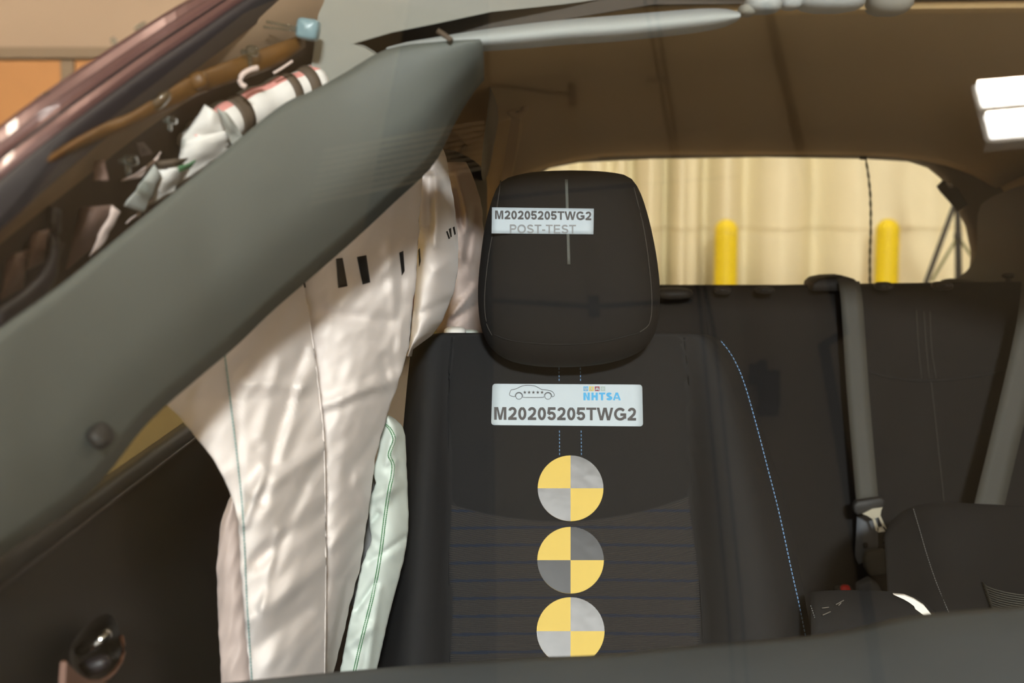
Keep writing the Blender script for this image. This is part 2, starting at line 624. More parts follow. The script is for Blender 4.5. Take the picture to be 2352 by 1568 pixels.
def highbay(name, label, cx, cy, lx, ly, power, group, color=(1.0, 0.86, 0.66)):
    t = thing(name, label, 'lamp', (cx, cy, LZ), group=group)
    MB().box((cx - lx / 2 - .02, cy - ly / 2, LZ + .035), (cx + lx / 2 + .02, cy + ly / 2, LZ + .10)).build('housing', M_housing, t, smooth=False)
    for s in (-1, 1):
        MB().box((cx - lx / 2, cy + s * ly * .27 - ly * .185, LZ), (cx + lx / 2, cy + s * ly * .27 + ly * .185, LZ + .03)).build('tube_panel', M_lamp, t, smooth=False)
        MB().tube([Vector((cx + s * lx * .4, cy, LZ + .1)), Vector((cx + s * lx * .4, cy, zc))], .006, 6).build('hanger', M_black, t)
    for s in (-1, 1):
        area_light('lamp_light', (cx, cy + s * ly * .27, LZ - .01), (cx, cy + s * ly * .27, 0), lx, ly * .37, power / 2, color, t)
    return t


p1 = refl(2243, 183, LZ); p2 = refl(2262, 318, LZ)
highbay('high_bay_lamp', 'bright two-strip ceiling lamp mirrored at the right edge of the windshield',
        p1.x + 0.65, (p1.y + p2.y) / 2, 1.3, abs(p1.y - p2.y), HIGHBAY_W, 'high bay lamps')
WHERE = ['over the plywood sheets', 'over the two bollards', 'over the right end of the drape', 'beside the car on the left', 'left of the floodlight bank', 'right of the floodlight bank', 'far right of the car']
WARM, PALE = (1.0, 0.82, 0.6), (1.0, 0.97, 0.92)
for i, (cx, cy, lc) in enumerate([(-5.5, 8.2, WARM), (1.0, 8.6, PALE), (6.5, 8.0, PALE), (-6.5, 1.5, WARM), (-6.0, -4.5, WARM), (6.5, -4.5, PALE), (7.5, 1.5, PALE)]):  # unseen lamps added to light the hall, drape and cabin
    highbay('high_bay_lamp', 'added unseen high bay ceiling lamp ' + WHERE[i], cx, cy, 1.3, 0.5, HIGHBAY_W * (.74 if cy > 7 else (.55 if cx < 0 else 1) * (.6 if cy < -3 else 1)), 'high bay lamps', lc)
# floodlight bank on front wall
fb = thing('floodlight_bank', 'wide white floodlight bank high on the wall behind the camera', 'lamp', FLOOD_POS)
MB().box(FLOOD_POS + Vector((-.9, -.45, -.35)), FLOOD_POS + Vector((.9, -.12, .35))).build('housing', M_housing, fb, smooth=False)
for k in range(4):
    MB().box(FLOOD_POS + Vector((-.84 + k * .43, -.12, -.3)), FLOOD_POS + Vector((-.44 + k * .43, -.07, .3))).build('lens', M_lamp, fb, smooth=False)
area_light('flood_light', FLOOD_POS, (0, 2.0, 1.2), 1.0, 0.6, FLOOD_W, (0.93, 0.98, 1.0), fb)

# ================================================================== CAR BODY
car = thing('car', 'dark purple-brown crash-tested car seen through its windshield', 'car', (CO.x, CO.y, 0))


def gpt(k, u):
    """point on the windshield plane: k along the left pillar, u along the car width"""
    return GA + (GB - GA) * k + EX * u


# windshield: 5 mm sheet between the pillars
kk = [-1.35, -0.6, 0.0, 0.5, 1.0, 1.12]
uL = [0, 0, 0, 0, 0, 0]
rows = []
for k in kk:
    base = GA + (GB - GA) * k
    # mirror of the left edge about the car centre plane
    ul = (base - CO).dot(EX)
    width = -2 * ul
    rows.append([base + EX * (width * j / 8) for j in range(9)])
m = MB()
m.grid(rows)
ws = m.build('windshield', M_glass, car, smooth=False)
ws['label'] = 'clear laminated windshield glass'

# outer pillar with its creases (profile lofted along the pillar)
sil = [(-160, 400, 1.10), (0, 283, 1.20), (113, 200, 1.28), (220, 128, 1.36), (333, 55, 1.44), (433, -5, 1.52), (600, -90, 1.62), (800, -170, 1.72)]
gas = [(-160, 585, 1.03), (0, 452, 1.135), (85, 380, 1.20), (167, 315, 1.27), (333, 188, 1.38), (470, 90, 1.47), (595, 0, 1.55), (800, -130, 1.66)]
N = 40
S = sample(sil, N)
Gs = sample(gas, N)
prof = [(0.0, -.006), (.03, .0), (.14, .004), (.17, -.004), (.20, .008), (.34, .006), (.36, -.002), (.40, .010), (.44, .004), (.60, .010), (.64, .0), (.68, .012), (.80, .012), (.84, .0)]
rows = []
for i in range(N):
    r = []
    a = Vector(P(*S[i])); b = Vector(P(*Gs[i]))
    for t, d in prof:
        p = a.lerp(b, t)
        r.append(p + Vector((-.25, -.9, .35)).normalized() * (d * 0.9))
    # wrap back to make a closed box behind
    r = [a + Vector((.03, .10, -.02))] + r
    rows.append(r)
m = MB().grid(rows)
blk = {3, 6, 10}
obj('outer_pillar', m.v, m.f, None, car, smooth=False, mats=[M_paint, M_rubber], fmat=[1 if (i % 14) in blk else 0 for i in range(len(m.f))], label='dark purple-brown painted pillar with long creases')
rows = []
for i in range(N):
    a = Vector(P(*S[i])); b = Vector(P(*Gs[i]))
    r = []
    for t, d in [(.83, .0), (.86, .007), (.92, .009), (.98, .006), (1.02, .0), (1.02, -.03)]:
        r.append(a.lerp(b, t) + Vector((-.25, -.9, .35)).normalized() * d)
    rows.append(r)
MB().grid(rows).build('windshield_gasket', M_rubber, car)

# inner pillar (bare metal behind the lost trim)
gi = [(-160, 590, 1.06), (0, 455, 1.16), (167, 320, 1.29), (333, 192, 1.40), (470, 95, 1.49), (600, 0, 1.57), (820, -130, 1.66)]
gm = [(-160, 700, 1.12), (0, 560, 1.22), (167, 430, 1.34), (333, 300, 1.45), (500, 190, 1.53), (660, 100, 1.60), (860, -10, 1.68)]
go = [(-160, 900, 1.24), (0, 790, 1.32), (167, 665, 1.42), (333, 540, 1.52), (500, 420, 1.60), (700, 300, 1.68), (900, 180, 1.76)]
A1, A2, A3 = sample(gi, N), sample(gm, N), sample(go, N)
rows = []
for i in range(N):
    a, b, c = P(*A1[i]), P(*A2[i]), P(*A3[i])
    bulge = Vector((0.1, -1, 0.2)).normalized()
    rows.append([a, a.lerp(b, .35) + bulge * .012, a.lerp(b, .7) + bulge * .008, b, b.lerp(c, .15) - bulge * .012, b.lerp(c, .5) - bulge * .006, c, c + Vector((-.03, .1, -.05))])
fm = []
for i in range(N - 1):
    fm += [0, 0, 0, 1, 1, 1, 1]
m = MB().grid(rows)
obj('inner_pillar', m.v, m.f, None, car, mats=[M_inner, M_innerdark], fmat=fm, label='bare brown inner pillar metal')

# amber tape / harness on the inner pillar
ap = [(20, 432, 1.18), (140, 346, 1.26), (235, 296, 1.33), (310, 266, 1.38), (390, 214, 1.44), (470, 172, 1.49), (540, 146, 1.53), (620, 118, 1.57), (690, 90, 1.60), (704, 84, 1.61)]
au = [(20, 425), (140, 338), (235, 285), (310, 253), (390, 200), (470, 160), (540, 134), (640, 98), (702, 76)]
al = [(20, 447), (140, 364), (235, 320), (310, 288), (400, 248), (480, 208), (560, 182), (640, 150), (702, 108)]
dep = [(q[0], q[2]) for q in ap]
au_, al_ = sample([(x, y, 0) for x, y in au], 44), sample([(x, y, 0) for x, y in al], 44)
rows = []
for i in range(44):
    row = []
    for j in range(7):
        q = au_[i].lerp(al_[i], j / 6)
        row.append(P(q.x, q.y, interp(dep, q.x) - .016 - .006 * math.sin(math.pi * j / 6) + .003 * noise.noise(Vector((q.x / 16, q.y / 16, 2)))))
    rows.append(row)
MB().grid(rows).build('amber_harness_tape', M_amber, car, solid=-.002, label='amber tape wound along the inner pillar')


def lump(px, py, y, rx, ry, ry2, m, name, parent, ang=0, seg=14, pw=.75, **k):
    """rounded body in pixels rx x ry, depth ry2 metres"""
    c = P(px, py, y)
    s = y / F
    rows = []
    ca, sa = math.cos(ang), math.sin(ang)
    for i in range(9):
        th = math.pi * i / 8
        row = []
        for j in range(seg + 1):
            ph = 2 * math.pi * j / seg
            ex_, ey_, ez_ = math.sin(th) * math.cos(ph), -math.cos(th), math.sin(th) * math.sin(ph)
            f = lambda q: math.copysign(abs(q) ** pw, q)
            lx, lz = f(ex_) * rx * s, f(ez_) * ry * s
            row.append(c + Vector((lx * ca - lz * sa, f(ey_) * ry2, lx * sa + lz * ca)))
        rows.append(row)
    return MB().grid(rows).build(name, m, parent, **k)


def clip(px, py, y, s=1.0, label='clear plastic trim clip'):
    t = lump(px, py, y, 16 * s, 14 * s, .012, M_clear, 'trim_clip', car, label=label)
    lump(px - 20 * s, py + 2, y - .006, 7 * s, 7 * s, .006, M_clear, 'clip_pin', t)
    lump(px - 6 * s, py + 20 * s, y - .004, 5 * s, 16 * s, .005, M_clear, 'clip_leg', t)
    return t


clip(580, 118, 1.52)
clip(300, 368, 1.36, 1.0)
clip(395, 276, 1.42, .7)
lump(368, 232, 1.40, 14, 30, .01, M_clear, 'trim_clip', car, ang=-.8)
lump(455, 185, 1.46, 22, 20, .008, M_amber, 'harness_clamp', car, ang=.4)
bc = lump(708, 68, 1.57, 26, 24, .014, M_blueclip, 'connector', car, ang=-.15, pw=.4, label='pale blue plastic connector')
MB().tube([P(690, 66, 1.56), P(650, 58, 1.55), P(612, 50, 1.54)], .0018, 6).build('connector_pin', M_clear, bc)
MB().tube([P(690, 72, 1.56), P(640, 66, 1.55), P(605, 62, 1.54)], .0015, 6).build('connector_pin', M_clear, bc)
for (px, py, w, h, a) in [(261, 94, 6, 9, .2), (322, 60, 16, 4, .55), (95, 222, 22, 4, .6), (56, 254, 16, 3, .6), (10, 752, 12, 10, .5)]:
    lump(px, py, 1.27, w, h, .004, M_clear, 'glass_shard', car, ang=a)

# roof, headliner, header
zfun = [(-.60, 1.585), (0, 1.605), (.8, 1.58), (1.4, 1.505), (1.80, 1.452)]


def hl(u, v):
    return C(u, v, interp(zfun, v) - .09 * (abs(u) / .66) ** 5)


vs = [-.40 + 2.20 * k / 24 for k in range(25)]
us = [-.66 + 1.32 * k / 20 for k in range(21)]
MB().grid([[hl(u, v) for u in us] for v in vs]).build('headliner', M_headl, car, solid=.008, label='cloth headliner with its warm shade painted tan')
MB().grid([[C(u, v, interp(zfun, v) + .05 - .08 * (abs(u) / .72) ** 5) for u in [-.72 + 1.44 * k / 12 for k in range(13)]] for v in [-.53, -.45] + vs[1:] + [1.9]]).build('roof_panel', M_paint, car, solid=.004)
# cant rails both sides (inside trim)
for s in (-1, 1):
    MB().grid([[C(s * .655, v, interp(zfun, v) - .07), C(s * .69, v, interp(zfun, v) - .11), C(s * .72, v, interp(zfun, v) - .17), C(s * .74, v, interp(zfun, v) - .05), C(s * .72, v, interp(zfun, v) + .0)] for v in vs]).build('cant_rail_trim', M_headl, car)
# header inner panel under the roof front
hp = [(735, -60), (728, 60), (716, 140), (703, 228), (755, 204), (800, 178), (872, 140), (862, 126), (836, 110), (812, 102), (900, 76), (1000, 56), (1130, 28), (1300, 10), (1460, -12), (1460, -60)]
pl = [P(px, py, 1.62 + .08 * (px - 700) / 700) for px, py in hp]
MB().slab(pl, Vector((0, .012, .004))).build('headliner_front_edge', M_headg, car, smooth=False, bevel=.002, label='torn pale grey headliner front edge')
pl = [P(px, py, 1.70) for px, py in [(700, -80), (760, 120), (800, 190), (960, 130), (1200, 60), (1500, 10), (2500, 0), (2500, -80)]]
MB().slab(pl, Vector((0, .01, 0))).build('header_panel', M_quarter, car, smooth=False)

# rear: tailgate frame with the window opening
op = [(1262, 386), (1330, 373), (1500, 365), (1760, 361), (1990, 365), (2085, 371), (2130, 385), (2162, 411), (2195, 470), (2218, 522), (2230, 580), (2226, 620), (2205, 648), (2150, 690), (1700, 700), (1250, 700), (1190, 640), (1188, 560), (1200, 470), (1225, 410)]
YT = 3.98
outr = [(1080, 300), (1240, 285), (1500, 280), (1760, 275), (1990, 280), (2200, 285), (2380, 290), (2460, 380), (2480, 470), (2490, 522), (2490, 580), (2490, 640), (2480, 720), (2300, 860), (1700, 860), (1150, 860), (1000, 700), (980, 560), (990, 470), (1030, 380)]
n = len(op)
inn = [P(px, py, YT + .03) for px, py in op]
mid = [P(px + (1700 - px) * -.035, py + (520 - py) * -.06, YT - .06) for px, py in op]
ou = [P(px, py, YT - .16) for px, py in outr]
bk = [P(px + (px - 1700) * .01, py + (py - 520) * .01, YT + .15) for px, py in op]
rows = [[r[i % n] for i in range(n + 1)] for r in (bk, inn, mid, ou)]
MB().grid(rows).build('tailgate_frame', M_tailtrim, car, label='shaded trim around the rear window')
bk2 = [(p[0], p[1]) for p in op]
MB().slab([P(px, py, YT + .06) for px, py in op], Vector((0, .005, 0))).build('rear_window', M_rearglass, car, smooth=False)
# torn flap on the right edge of the rear window
fp = [(2166, 414), (2152, 428), (2160, 440), (2180, 462), (2200, 486), (2222, 470), (2200, 432)]
MB().slab([P(px, py, YT - .09) for px, py in fp], Vector((0, .006, 0))).build('torn_flap', M_dark, car, smooth=False)
MB().slab([P(px, py, YT - .10) for px, py in [(2173, 419), (2186, 423), (2189, 429), (2180, 430)]], Vector((0, .004, 0))).build('torn_paper', M_whitef, car, smooth=False)
# right rear quarter trim
qt = [(2205, 650, 3.7), (2260, 640, 3.5), (2352, 636, 3.3), (2500, 630, 3.1)]
MB().grid([[P(2236, 470, 3.86), P(2300, 440, 3.6), P(2420, 400, 3.3), P(2600, 380, 3.0)], [P(2250, 560, 3.84), P(2310, 550, 3.6), P(2420, 540, 3.3), P(2600, 540, 3.0)],
           [P(2232, 625, 3.82), P(2300, 632, 3.6), P(2420, 635, 3.3), P(2600, 640, 3.0)], [P(2150, 664, 3.72), P(2260, 668, 3.5), P(2420, 675, 3.2), P(2600, 690, 2.95)],
           [P(2150, 760, 3.72), P(2260, 768, 3.5), P(2420, 775, 3.2), P(2600, 790, 2.95)]]).build('rear_quarter_trim', M_quarter, car, subd=2)
sh = lump(2200, 652, 3.35, 38, 12, .05, M_belt, 'parcel_ledge_corner', car)
kn = lump(2315, 632, 3.2, 15, 7, .012, M_dark, 'lock_knob', car)
MB().tube([P(2315, 636, 3.2), P(2315, 665, 3.2)], .007, 10).build('knob_stem', M_dark, kn)

# left rear pillar trim with belt ring
cpL = [(1176, 90, 3.1), (1172, 200, 3.1), (1152, 300, 3.12), (1140, 380, 3.14), (1120, 470, 3.15), (1100, 640, 3.16)]
cpR = [(1196, 92, 3.2), (1206, 220, 3.2), (1200, 300, 3.2), (1186, 360, 3.2), (1170, 470, 3.2), (1160, 640, 3.2)]
L_, R_ = sample(cpL, 16), sample(cpR, 16)
rows = []
for i in range(16):
    a, b = P(*L_[i]), P(*R_[i])
    rows.append([a + Vector((-.12, .12, 0)), a, a.lerp(b, .5) + Vector((0, -.02, 0)), b, b + Vector((.0, .12, 0))])
MB().grid(rows).build('rear_pillar_trim', M_headl, car)
ring = []
for k in range(25):
    an = 2 * math.pi * k / 24
    ring.append(P(1186 + 20 * math.cos(an), 240 + 26 * math.sin(an), 3.04))
MB().tube(ring, .0075, 10, cap=False).build('belt_ring', M_ringp, car, label='oval seat belt guide ring')
lump(1183, 240, 3.07, 13, 20, .006, M_dark, 'belt_ring_slot', car)
MB().slab([P(px, py, 3.05) for px, py in [(1176, 262), (1196, 262), (1188, 330), (1172, 420), (1150, 420), (1164, 330)]], Vector((0, .003, 0))).build('belt_strap', M_ringp, car, smooth=False)
# roof side trim seen between airbag and headrest
MB().grid([[P(1115, 95, 2.6), P(1130, 200, 2.6), P(1112, 300, 2.6), P(1100, 420, 2.6)], [P(1160, 80, 3.0), P(1160, 200, 3.05), P(1140, 300, 3.1), P(1120, 420, 3.1)]]).build('roof_side_trim', M_tailtrim, car, subd=2)
MB().grid([[P(1000, 330, 2.55), P(1010, 420, 2.55), P(1015, 520, 2.55)], [P(1060, 350, 2.7), P(1075, 440, 2.7), P(1080, 560, 2.7)], [P(1118, 385, 2.9), P(1120, 440, 2.9), P(1118, 560, 2.9)]]).build('rear_door_frame', M_tailtrim, car, subd=2)

# lower shell: floor, firewall, hood, sides (mostly below and beyond the frame)
MB().box((-.45, .9, .28), (1.55, 4.1, .32)).build('floor_pan', M_dark, car, smooth=False)
MB().grid([[C(u, -1.95, .98 + .03 * math.cos(u * 1.6)) for u in [-.8 + 1.6 * k / 8 for k in range(9)]], [C(u, -2.6, .93 + .04 * math.cos(u * 1.6)) for u in [-.8 + 1.6 * k / 8 for k in range(9)]],
           [C(u, -3.1, .82 + .04 * math.cos(u * 1.6)) for u in [-.75 + 1.5 * k / 8 for k in range(9)]]]).build('hood', M_paint, car, solid=.01)
for s in (-1, 1):
    v_a = -.10 if s < 0 else -1.4
    MB().hexa([C(s * .80, v_a, .3), C(s * .90, v_a, .3), C(s * .90, 1.9, .3), C(s * .80, 1.9, .3)], [C(s * .80, v_a, 1.10), C(s * .88, v_a, 1.10), C(s * .88, 1.9, 1.10), C(s * .80, 1.9, 1.10)]).build('body_side', M_paint, car, smooth=False, bevel=.01)
    MB().hexa([C(s * .79, 1.05, 1.09), C(s * .86, 1.05, 1.09), C(s * .86, 1.9, 1.09), C(s * .79, 1.9, 1.09)], [C(s * .70, 1.15, 1.56), C(s * .74, 1.15, 1.56), C(s * .74, 1.9, 1.5), C(s * .70, 1.9, 1.5)]).build('quarter_panel', M_paint, car, smooth=False)
    MB().hexa([C(s * .79, .12, 1.09), C(s * .86, .12, 1.09), C(s * .86, .26, 1.09), C(s * .79, .26, 1.09)], [C(s * .71, .16, 1.56), C(s * .75, .16, 1.56), C(s * .75, .26, 1.56), C(s * .71, .26, 1.56)]).build('centre_pillar', M_dark, car, smooth=False)

# ================================================================== FRONT DOOR (left in the picture)
dx = -0.45
door = thing('front_door', 'dark inner door panel with handle at lower left of picture', 'door', (dx, 1.4, .4))
zsill = 1.056
ys = [.70 + 1.75 * k / 16 for k in range(17)]
zsx = [(zsill - .004, -.03), (zsill, -.012), (zsill - .004, -.002), (zsill - .02, .003), (zsill - .12, .006), (zsill - .2, .02), (zsill - .35, .035), (zsill - .6, .03)]
rows = [[Vector((dx + d + .02 * (y - 1.2), y, z)) for z, d in zsx] for y in ys]
MB().grid(rows).build('panel', M_door, door, solid=-.01)
MB().tube([Vector((dx + .004 + .02 * (y - 1.2), y, zsill - .014)) for y in ys], .0025, 8).build('sill_strip', M_rubber, door)
MB().grid([[Vector((dx - .03 + .02 * (y - 1.2), y, zsill - .02)), Vector((dx - .01 + .02 * (y - 1.2), y, zsill + .2)), Vector((dx + .06 + .02 * (y - 1.2), y, zsill + .42))] for y in [1.42 + .1 * k for k in range(11)]]).build('window_glass', M_sideglass, door, solid=.004)


def door_x(y):
    return dx + .026 + .02 * (y - 1.2)


def Dp(px, py, off=0):
    """point on the door panel seen at this pixel"""
    d = ray(px, py)
    x = dx + .022 + off
    for _ in range(3):
        t = x / d.x
        p = Vector((0, 0, CAMZ)) + d * t
    return p


# handle bowl
oc = [(155, 1490), (185, 1445), (225, 1412), (258, 1405), (275, 1440), (282, 1495), (262, 1540), (225, 1570), (170, 1560)]
cc = Dp(222, 1490, -.015)
ringp = [Dp(px, py, .012) for px, py in oc]
rows = [[p for p in ringp + ringp[:1]], [p.lerp(cc, .3) + Vector((-.004, 0, 0)) for p in ringp + ringp[:1]], [p.lerp(cc, .7) + Vector((-.012, 0, 0)) for p in ringp + ringp[:1]], [cc + Vector((-.012, 0, 0))] * (len(ringp) + 1)]
hb = MB().grid(rows).build('handle_bowl', M_dark, door, subd=2)
MB().tube([Dp(px, py, .016) for px, py in [(279, 1462), (283, 1480), (284, 1498), (277, 1520), (264, 1540), (248, 1556), (228, 1566), (204, 1566), (182, 1558), (163, 1542), (146, 1522)]], .0028, 8).build('bowl_rim', M_bezel, hb)
hn = lump(215, 1475, Dp(215, 1475, .012).y, 50, 17, .012, M_chrome, 'pull_handle', door, ang=.55, label='glossy chrome-and-black pull handle')
lump(215, 1528, Dp(215, 1528, .010).y, 42, 20, .010, M_rubber, 'lock_lever', door, ang=.35)
MB().slab([Dp(px, py, .014) for px, py in [(138, 1520), (160, 1542), (182, 1558), (204, 1567), (232, 1567), (236, 1640), (130, 1640)]], Vector((.006, 0, 0))).build('lower_bezel', M_bezel, door, smooth=False)

# ================================================================== DISLODGED PILLAR TRIM
tu = [(-200, 900, .98), (0, 757, 1.08), (150, 648, 1.18), (300, 522, 1.29), (470, 385, 1.40), (640, 246, 1.49), (720, 207, 1.52), (790, 168, 1.54), (890, 112, 1.555), (1000, 96, 1.56), (1100, 90, 1.565)]
tl = [(-200, 1400, .98), (0, 1268, 1.06), (100, 1200, 1.12), (190, 1122, 1.17), (300, 985, 1.24), (430, 870, 1.33), (520, 795, 1.40), (600, 718, 1.44), (700, 632, 1.495), (800, 545, 1.54), (900, 452, 1.57), (985, 372, 1.59), (1025, 300, 1.60), (1050, 250, 1.605), (1085, 195, 1.61), (1110, 165, 1.615)]
N2 = 60
U_, L_ = sample(tu, N2), sample(tl, N2)
pt = thing('pillar_trim', 'long grey-brown plastic pillar trim hanging loose diagonally across the left', 'pillar trim', P(500, 700, 1.45))
rows = []
for i in range(N2):
    a, b = P(*U_[i]), P(*L_[i])
    r = []
    for k in range(13):
        t = k / 12
        prof = .020 * math.sin(math.pi * min(1, t * 1.0)) ** .8
        edge = 0.0
        if t > .66:
            edge = .055 * ((t - .66) / .34) ** 1.6
        r.append(a.lerp(b, t) + Vector((.15, -1, .35)).normalized() * prof + Vector((0, edge, -edge * .1)))
    rows.append(r)
MB().grid(rows).build('shell', M_trim, pt, solid=-.004)
e = lump(232, 1000, 1.19, 22, 30, .02, M_dark, 'retaining_clip', pt, ang=.6)

# ================================================================== FRONT SEAT
SL = [(760, 1005), (768, 985), (776, 962), (790, 946), (850, 938), (960, 928), (1200, 905), (1568, 862), (1750, 850)]
SR = [(760, 1585), (766, 1620), (776, 1645), (790, 1662), (850, 1703), (960, 1742), (1100, 1790), (1280, 1832), (1460, 1864), (1750, 1900)]
CL = [(760, 1040), (900, 1030), (1150, 1028), (1568, 1032), (1750, 1034)]
CR = [(760, 1570), (900, 1584), (1150, 1592), (1300, 1606), (1568, 1620), (1750, 1630)]


def sbase(py):
    return 2.205 - (py - 765) / 735 * 0.17


def bd(px, py):
    """depth of the seat back front surface"""
    y = sbase(py)
    l, r, cl, cr = interp(SL, py), interp(SR, py), interp(CL, py), interp(CR, py)
    k = min(1.0, max(0.0, (py - 770) / 300))
    if px < cl:
        t = (cl - px) / (cl - l)
        y -= (.012 + .035 * k) * math.sin(math.pi * min(1, t)) ** .8
        y += .075 * max(0, (t - .55) / .45) ** 2
    elif px > cr:
        t = (px - cr) / (r - cr)
        y -= (.012 + .045 * k) * math.sin(math.pi * min(1, t)) ** .8
        y += .11 * max(0, (t - .62) / .38) ** 2
    else:
        t = (px - cl) / (cr - cl)
        y += .006 * math.sin(math.pi * t)
    return y


seat = thing('front_seat', 'dark cloth front seat with blue stitching facing the camera', 'car seat', (P(1310, 1500, 2.05).x, 2.15, .30))
pys = [768, 776, 786, 800, 830, 870] + list(range(920, 1760, 40))
rows = []
# rolled top edge
for a in (0, .35, .7, .9):
    l, r = interp(SL, 762) + 15, interp(SR, 762) - 5
    rr = []
    for k in range(49):
        px = lerp(l, r, k / 48)
        rr.append(P(px, 764 - 3 * math.sin(a * 1.5) * 0, sbase(764) + .10 * (1 - a) + .004))
    rows.append(rr)
for py in pys:
    l, r = interp(SL, py), interp(SR, py)
    rr = []
    for k in range(49):
        px = lerp(l, r, k / 48)
        rr.append(P(px, py, bd(px, py)))
    rr = [P(l + 6, py, sbase(py) + .14)] + rr[:] + [P(r - 6, py, sbase(py) + .14)]
    rows.append(rr)
for i in range(4):
    rows[i] = [rows[i][0]] + rows[i] + [rows[i][-1]]
m = MB().grid(rows)
# back face
bl = [r[0] for r in rows[4:]]; br = [r[-1] for r in rows[4:]]
m.grid([[a, b] for a, b in zip(bl, br)])
m.build('backrest', M_seatb, seat)


def center_patch(topf, botf, n, mname, mm, rib=0, lift=.004, cols=28, **k):
    rows = []
    for i in range(n + 1):
        rr = []
        for j in range(cols + 1):
            s = j / cols
            # iterate to find py at this column
            pt_, pb_ = topf(s), botf(s)
            py = lerp(pt_, pb_, i / n)
            px = lerp(interp(CL, py) + 2, interp(CR, py) - 2, s)
            ed = min(s, 1 - s) / .03
            d = lift * min(1, ed) ** .5
            ed2 = min(i, n - i) / 2
            d *= min(1, ed2) if not rib else 1
            if rib:
                d += .0016 * (math.sin(2 * math.pi * i / 4))
            rr.append(P(px, py, bd(px, py) - d))
        rows.append(rr)
    return MB().grid(rows).build(mname, mm, seat, **k)


def yoke_low(s):
    return 1150 + (1200 - 1150) * (1 - (2 * s - .95) ** 2) - 10 * s


center_patch(lambda s: 772, yoke_low, 24, 'upper_panel', M_seat)
NR = 78
center_patch(lambda s: yoke_low(s) + 3, lambda s: 1560 - 6 * s, NR * 4, 'ribbed_panel', M_rib, rib=1, lift=.003, label='ribbed charcoal insert with faint blue lines')


def seam(pix, r, m, name, parent, f, off=.001, n=40):
    pts = [P(q[0], q[1], f(q[0], q[1]) - off) for q in sample([(a, b, 0) for a, b in pix], n)]
    return MB().tube(pts, r, 6).build(name, m, parent)


seam([(1038, 775), (1030, 900), (1028, 1150), (1031, 1560)], .0016, M_seam, 'seam', seat, bd)
seam([(1572, 775), (1584, 900), (1592, 1150), (1606, 1300), (1618, 1520)], .0016, M_seam, 'seam', seat, bd)


def stitches(pix, step, dash, r, m, parent, f, off=.003, skip=None, name='stitching'):
    poly = sample([(a, b, 0) for a, b in pix], 400)
    L = 0
    mb = MB()
    start = None
    acc = 0
    for a, b in zip(poly, poly[1:]):
        seg = (b - a).length
        if acc % step < dash and (acc + seg) % step >= dash or start is None:
            pass
        acc += seg
    total = acc
    nd = int(total / step)
    for k in range(nd):
        s0, s1 = k * step, k * step + dash
        def at(s):
            i = min(len(poly) - 2, int(s / total * (len(poly) - 1)))
            t = s / total * (len(poly) - 1) - i
            return poly[i].lerp(poly[i + 1], t)
        q0, q1 = at(s0), at(s1)
        if skip and skip(q0):
            continue
        mb.tube([P(q0.x, q0.y, f(q0.x, q0.y) - off), P(q1.x, q1.y, f(q1.x, q1.y) - off)], r, 5)
    if mb.v:
        return mb.build(name, m, parent, kind='stuff')


stitches([(1284, 844), (1285, 1000), (1286, 1200)], 8.5, 5, .0008, M_blue, seat, bd, off=.0055, skip=lambda q: 874 < q.y < 982 or 1043 < q.y < 1199)
stitches([(1333, 844), (1335, 1000), (1337, 1200)], 8.5, 5, .0008, M_blue, seat, bd, off=.0055, skip=lambda q: 874 < q.y < 982 or 1043 < q.y < 1199)
stitches([(1655, 782), (1680, 815), (1706, 870), (1733, 960), (1762, 1070), (1790, 1180), (1818, 1310), (1836, 1390), (1853, 1475)], 9.5, 6.5, .0010, M_blue, seat, bd)

# headrest
HO = [(1310, 391), (1250, 393), (1200, 399), (1160, 411), (1143, 428), (1128, 465), (1114, 520), (1104, 590), (1098, 660), (1100, 720), (1110, 768), (1132, 804), (1172, 829), (1235, 841), (1310, 843), (1385, 836), (1450, 818), (1490, 790), (1510, 745), (1516, 680), (1511, 610), (1499, 540), (1484, 480), (1468, 436), (1449, 409), (1424, 399), (1375, 393)]
HC = (1308, 620)
HR = {}
hang = sorted([(math.atan2(py - HC[1], px - HC[0]), math.hypot(px - HC[0], py - HC[1])) for px, py in HO])
hang = [(hang[-1][0] - 2 * math.pi, hang[-1][1])] + hang + [(hang[0][0] + 2 * math.pi, hang[0][1])]


def hrad(an):
    return interp(hang, an)


def hd(px, py):
    an = math.atan2(py - HC[1], px - HC[0])
    r = min(1, math.hypot(px - HC[0], py - HC[1]) / hrad(an))
    return 2.150 + (py - 620) * -.00008 - .058 * (1 - r ** 5) ** .5


hr = thing('headrest', 'dark cloth headrest of the front seat, carrying a post-test label', 'headrest', P(1310, 843, 2.15))
K = 72
loop = sample([(a, b, 0) for a, b in HO + HO[:1]], K + 1)[:-1]
m = MB()
rings = []
for r in [.02, .15, .3, .45, .6, .7, .8, .87, .92, .96, .985, 1.0]:
    rings.append([P(HC[0] + (q.x - HC[0]) * r, HC[1] + (q.y - HC[1]) * r, hd(HC[0] + (q.x - HC[0]) * r * .9999, HC[1] + (q.y - HC[1]) * r * .9999)) for q in loop])
for r, d in [(.995, .02), (.97, .05), (.9, .08), (.7, .10), (.3, .105)]:
    rings.append([P(HC[0] + (q.x - HC[0]) * r, HC[1] + (q.y - HC[1]) * r, 2.150 + d) for q in loop])
m.grid([rg + rg[:1] for rg in rings])
m.f.append(tuple(range(K)))
m.build('cushion', M_head, hr)
seam([(1150, 415), (1138, 500), (1122, 590), (1113, 680), (1117, 740), (1130, 770)], .0008, M_seamlt, 'seam', hr, hd)
seam([(1456, 430), (1478, 520), (1490, 600), (1497, 680), (1493, 740), (1470, 762)], .0008, M_seamlt, 'seam', hr, hd)
seam([(1134, 768), (1180, 783), (1280, 791), (1380, 785), (1468, 764)], .0009, M_seam, 'seam', hr, hd)
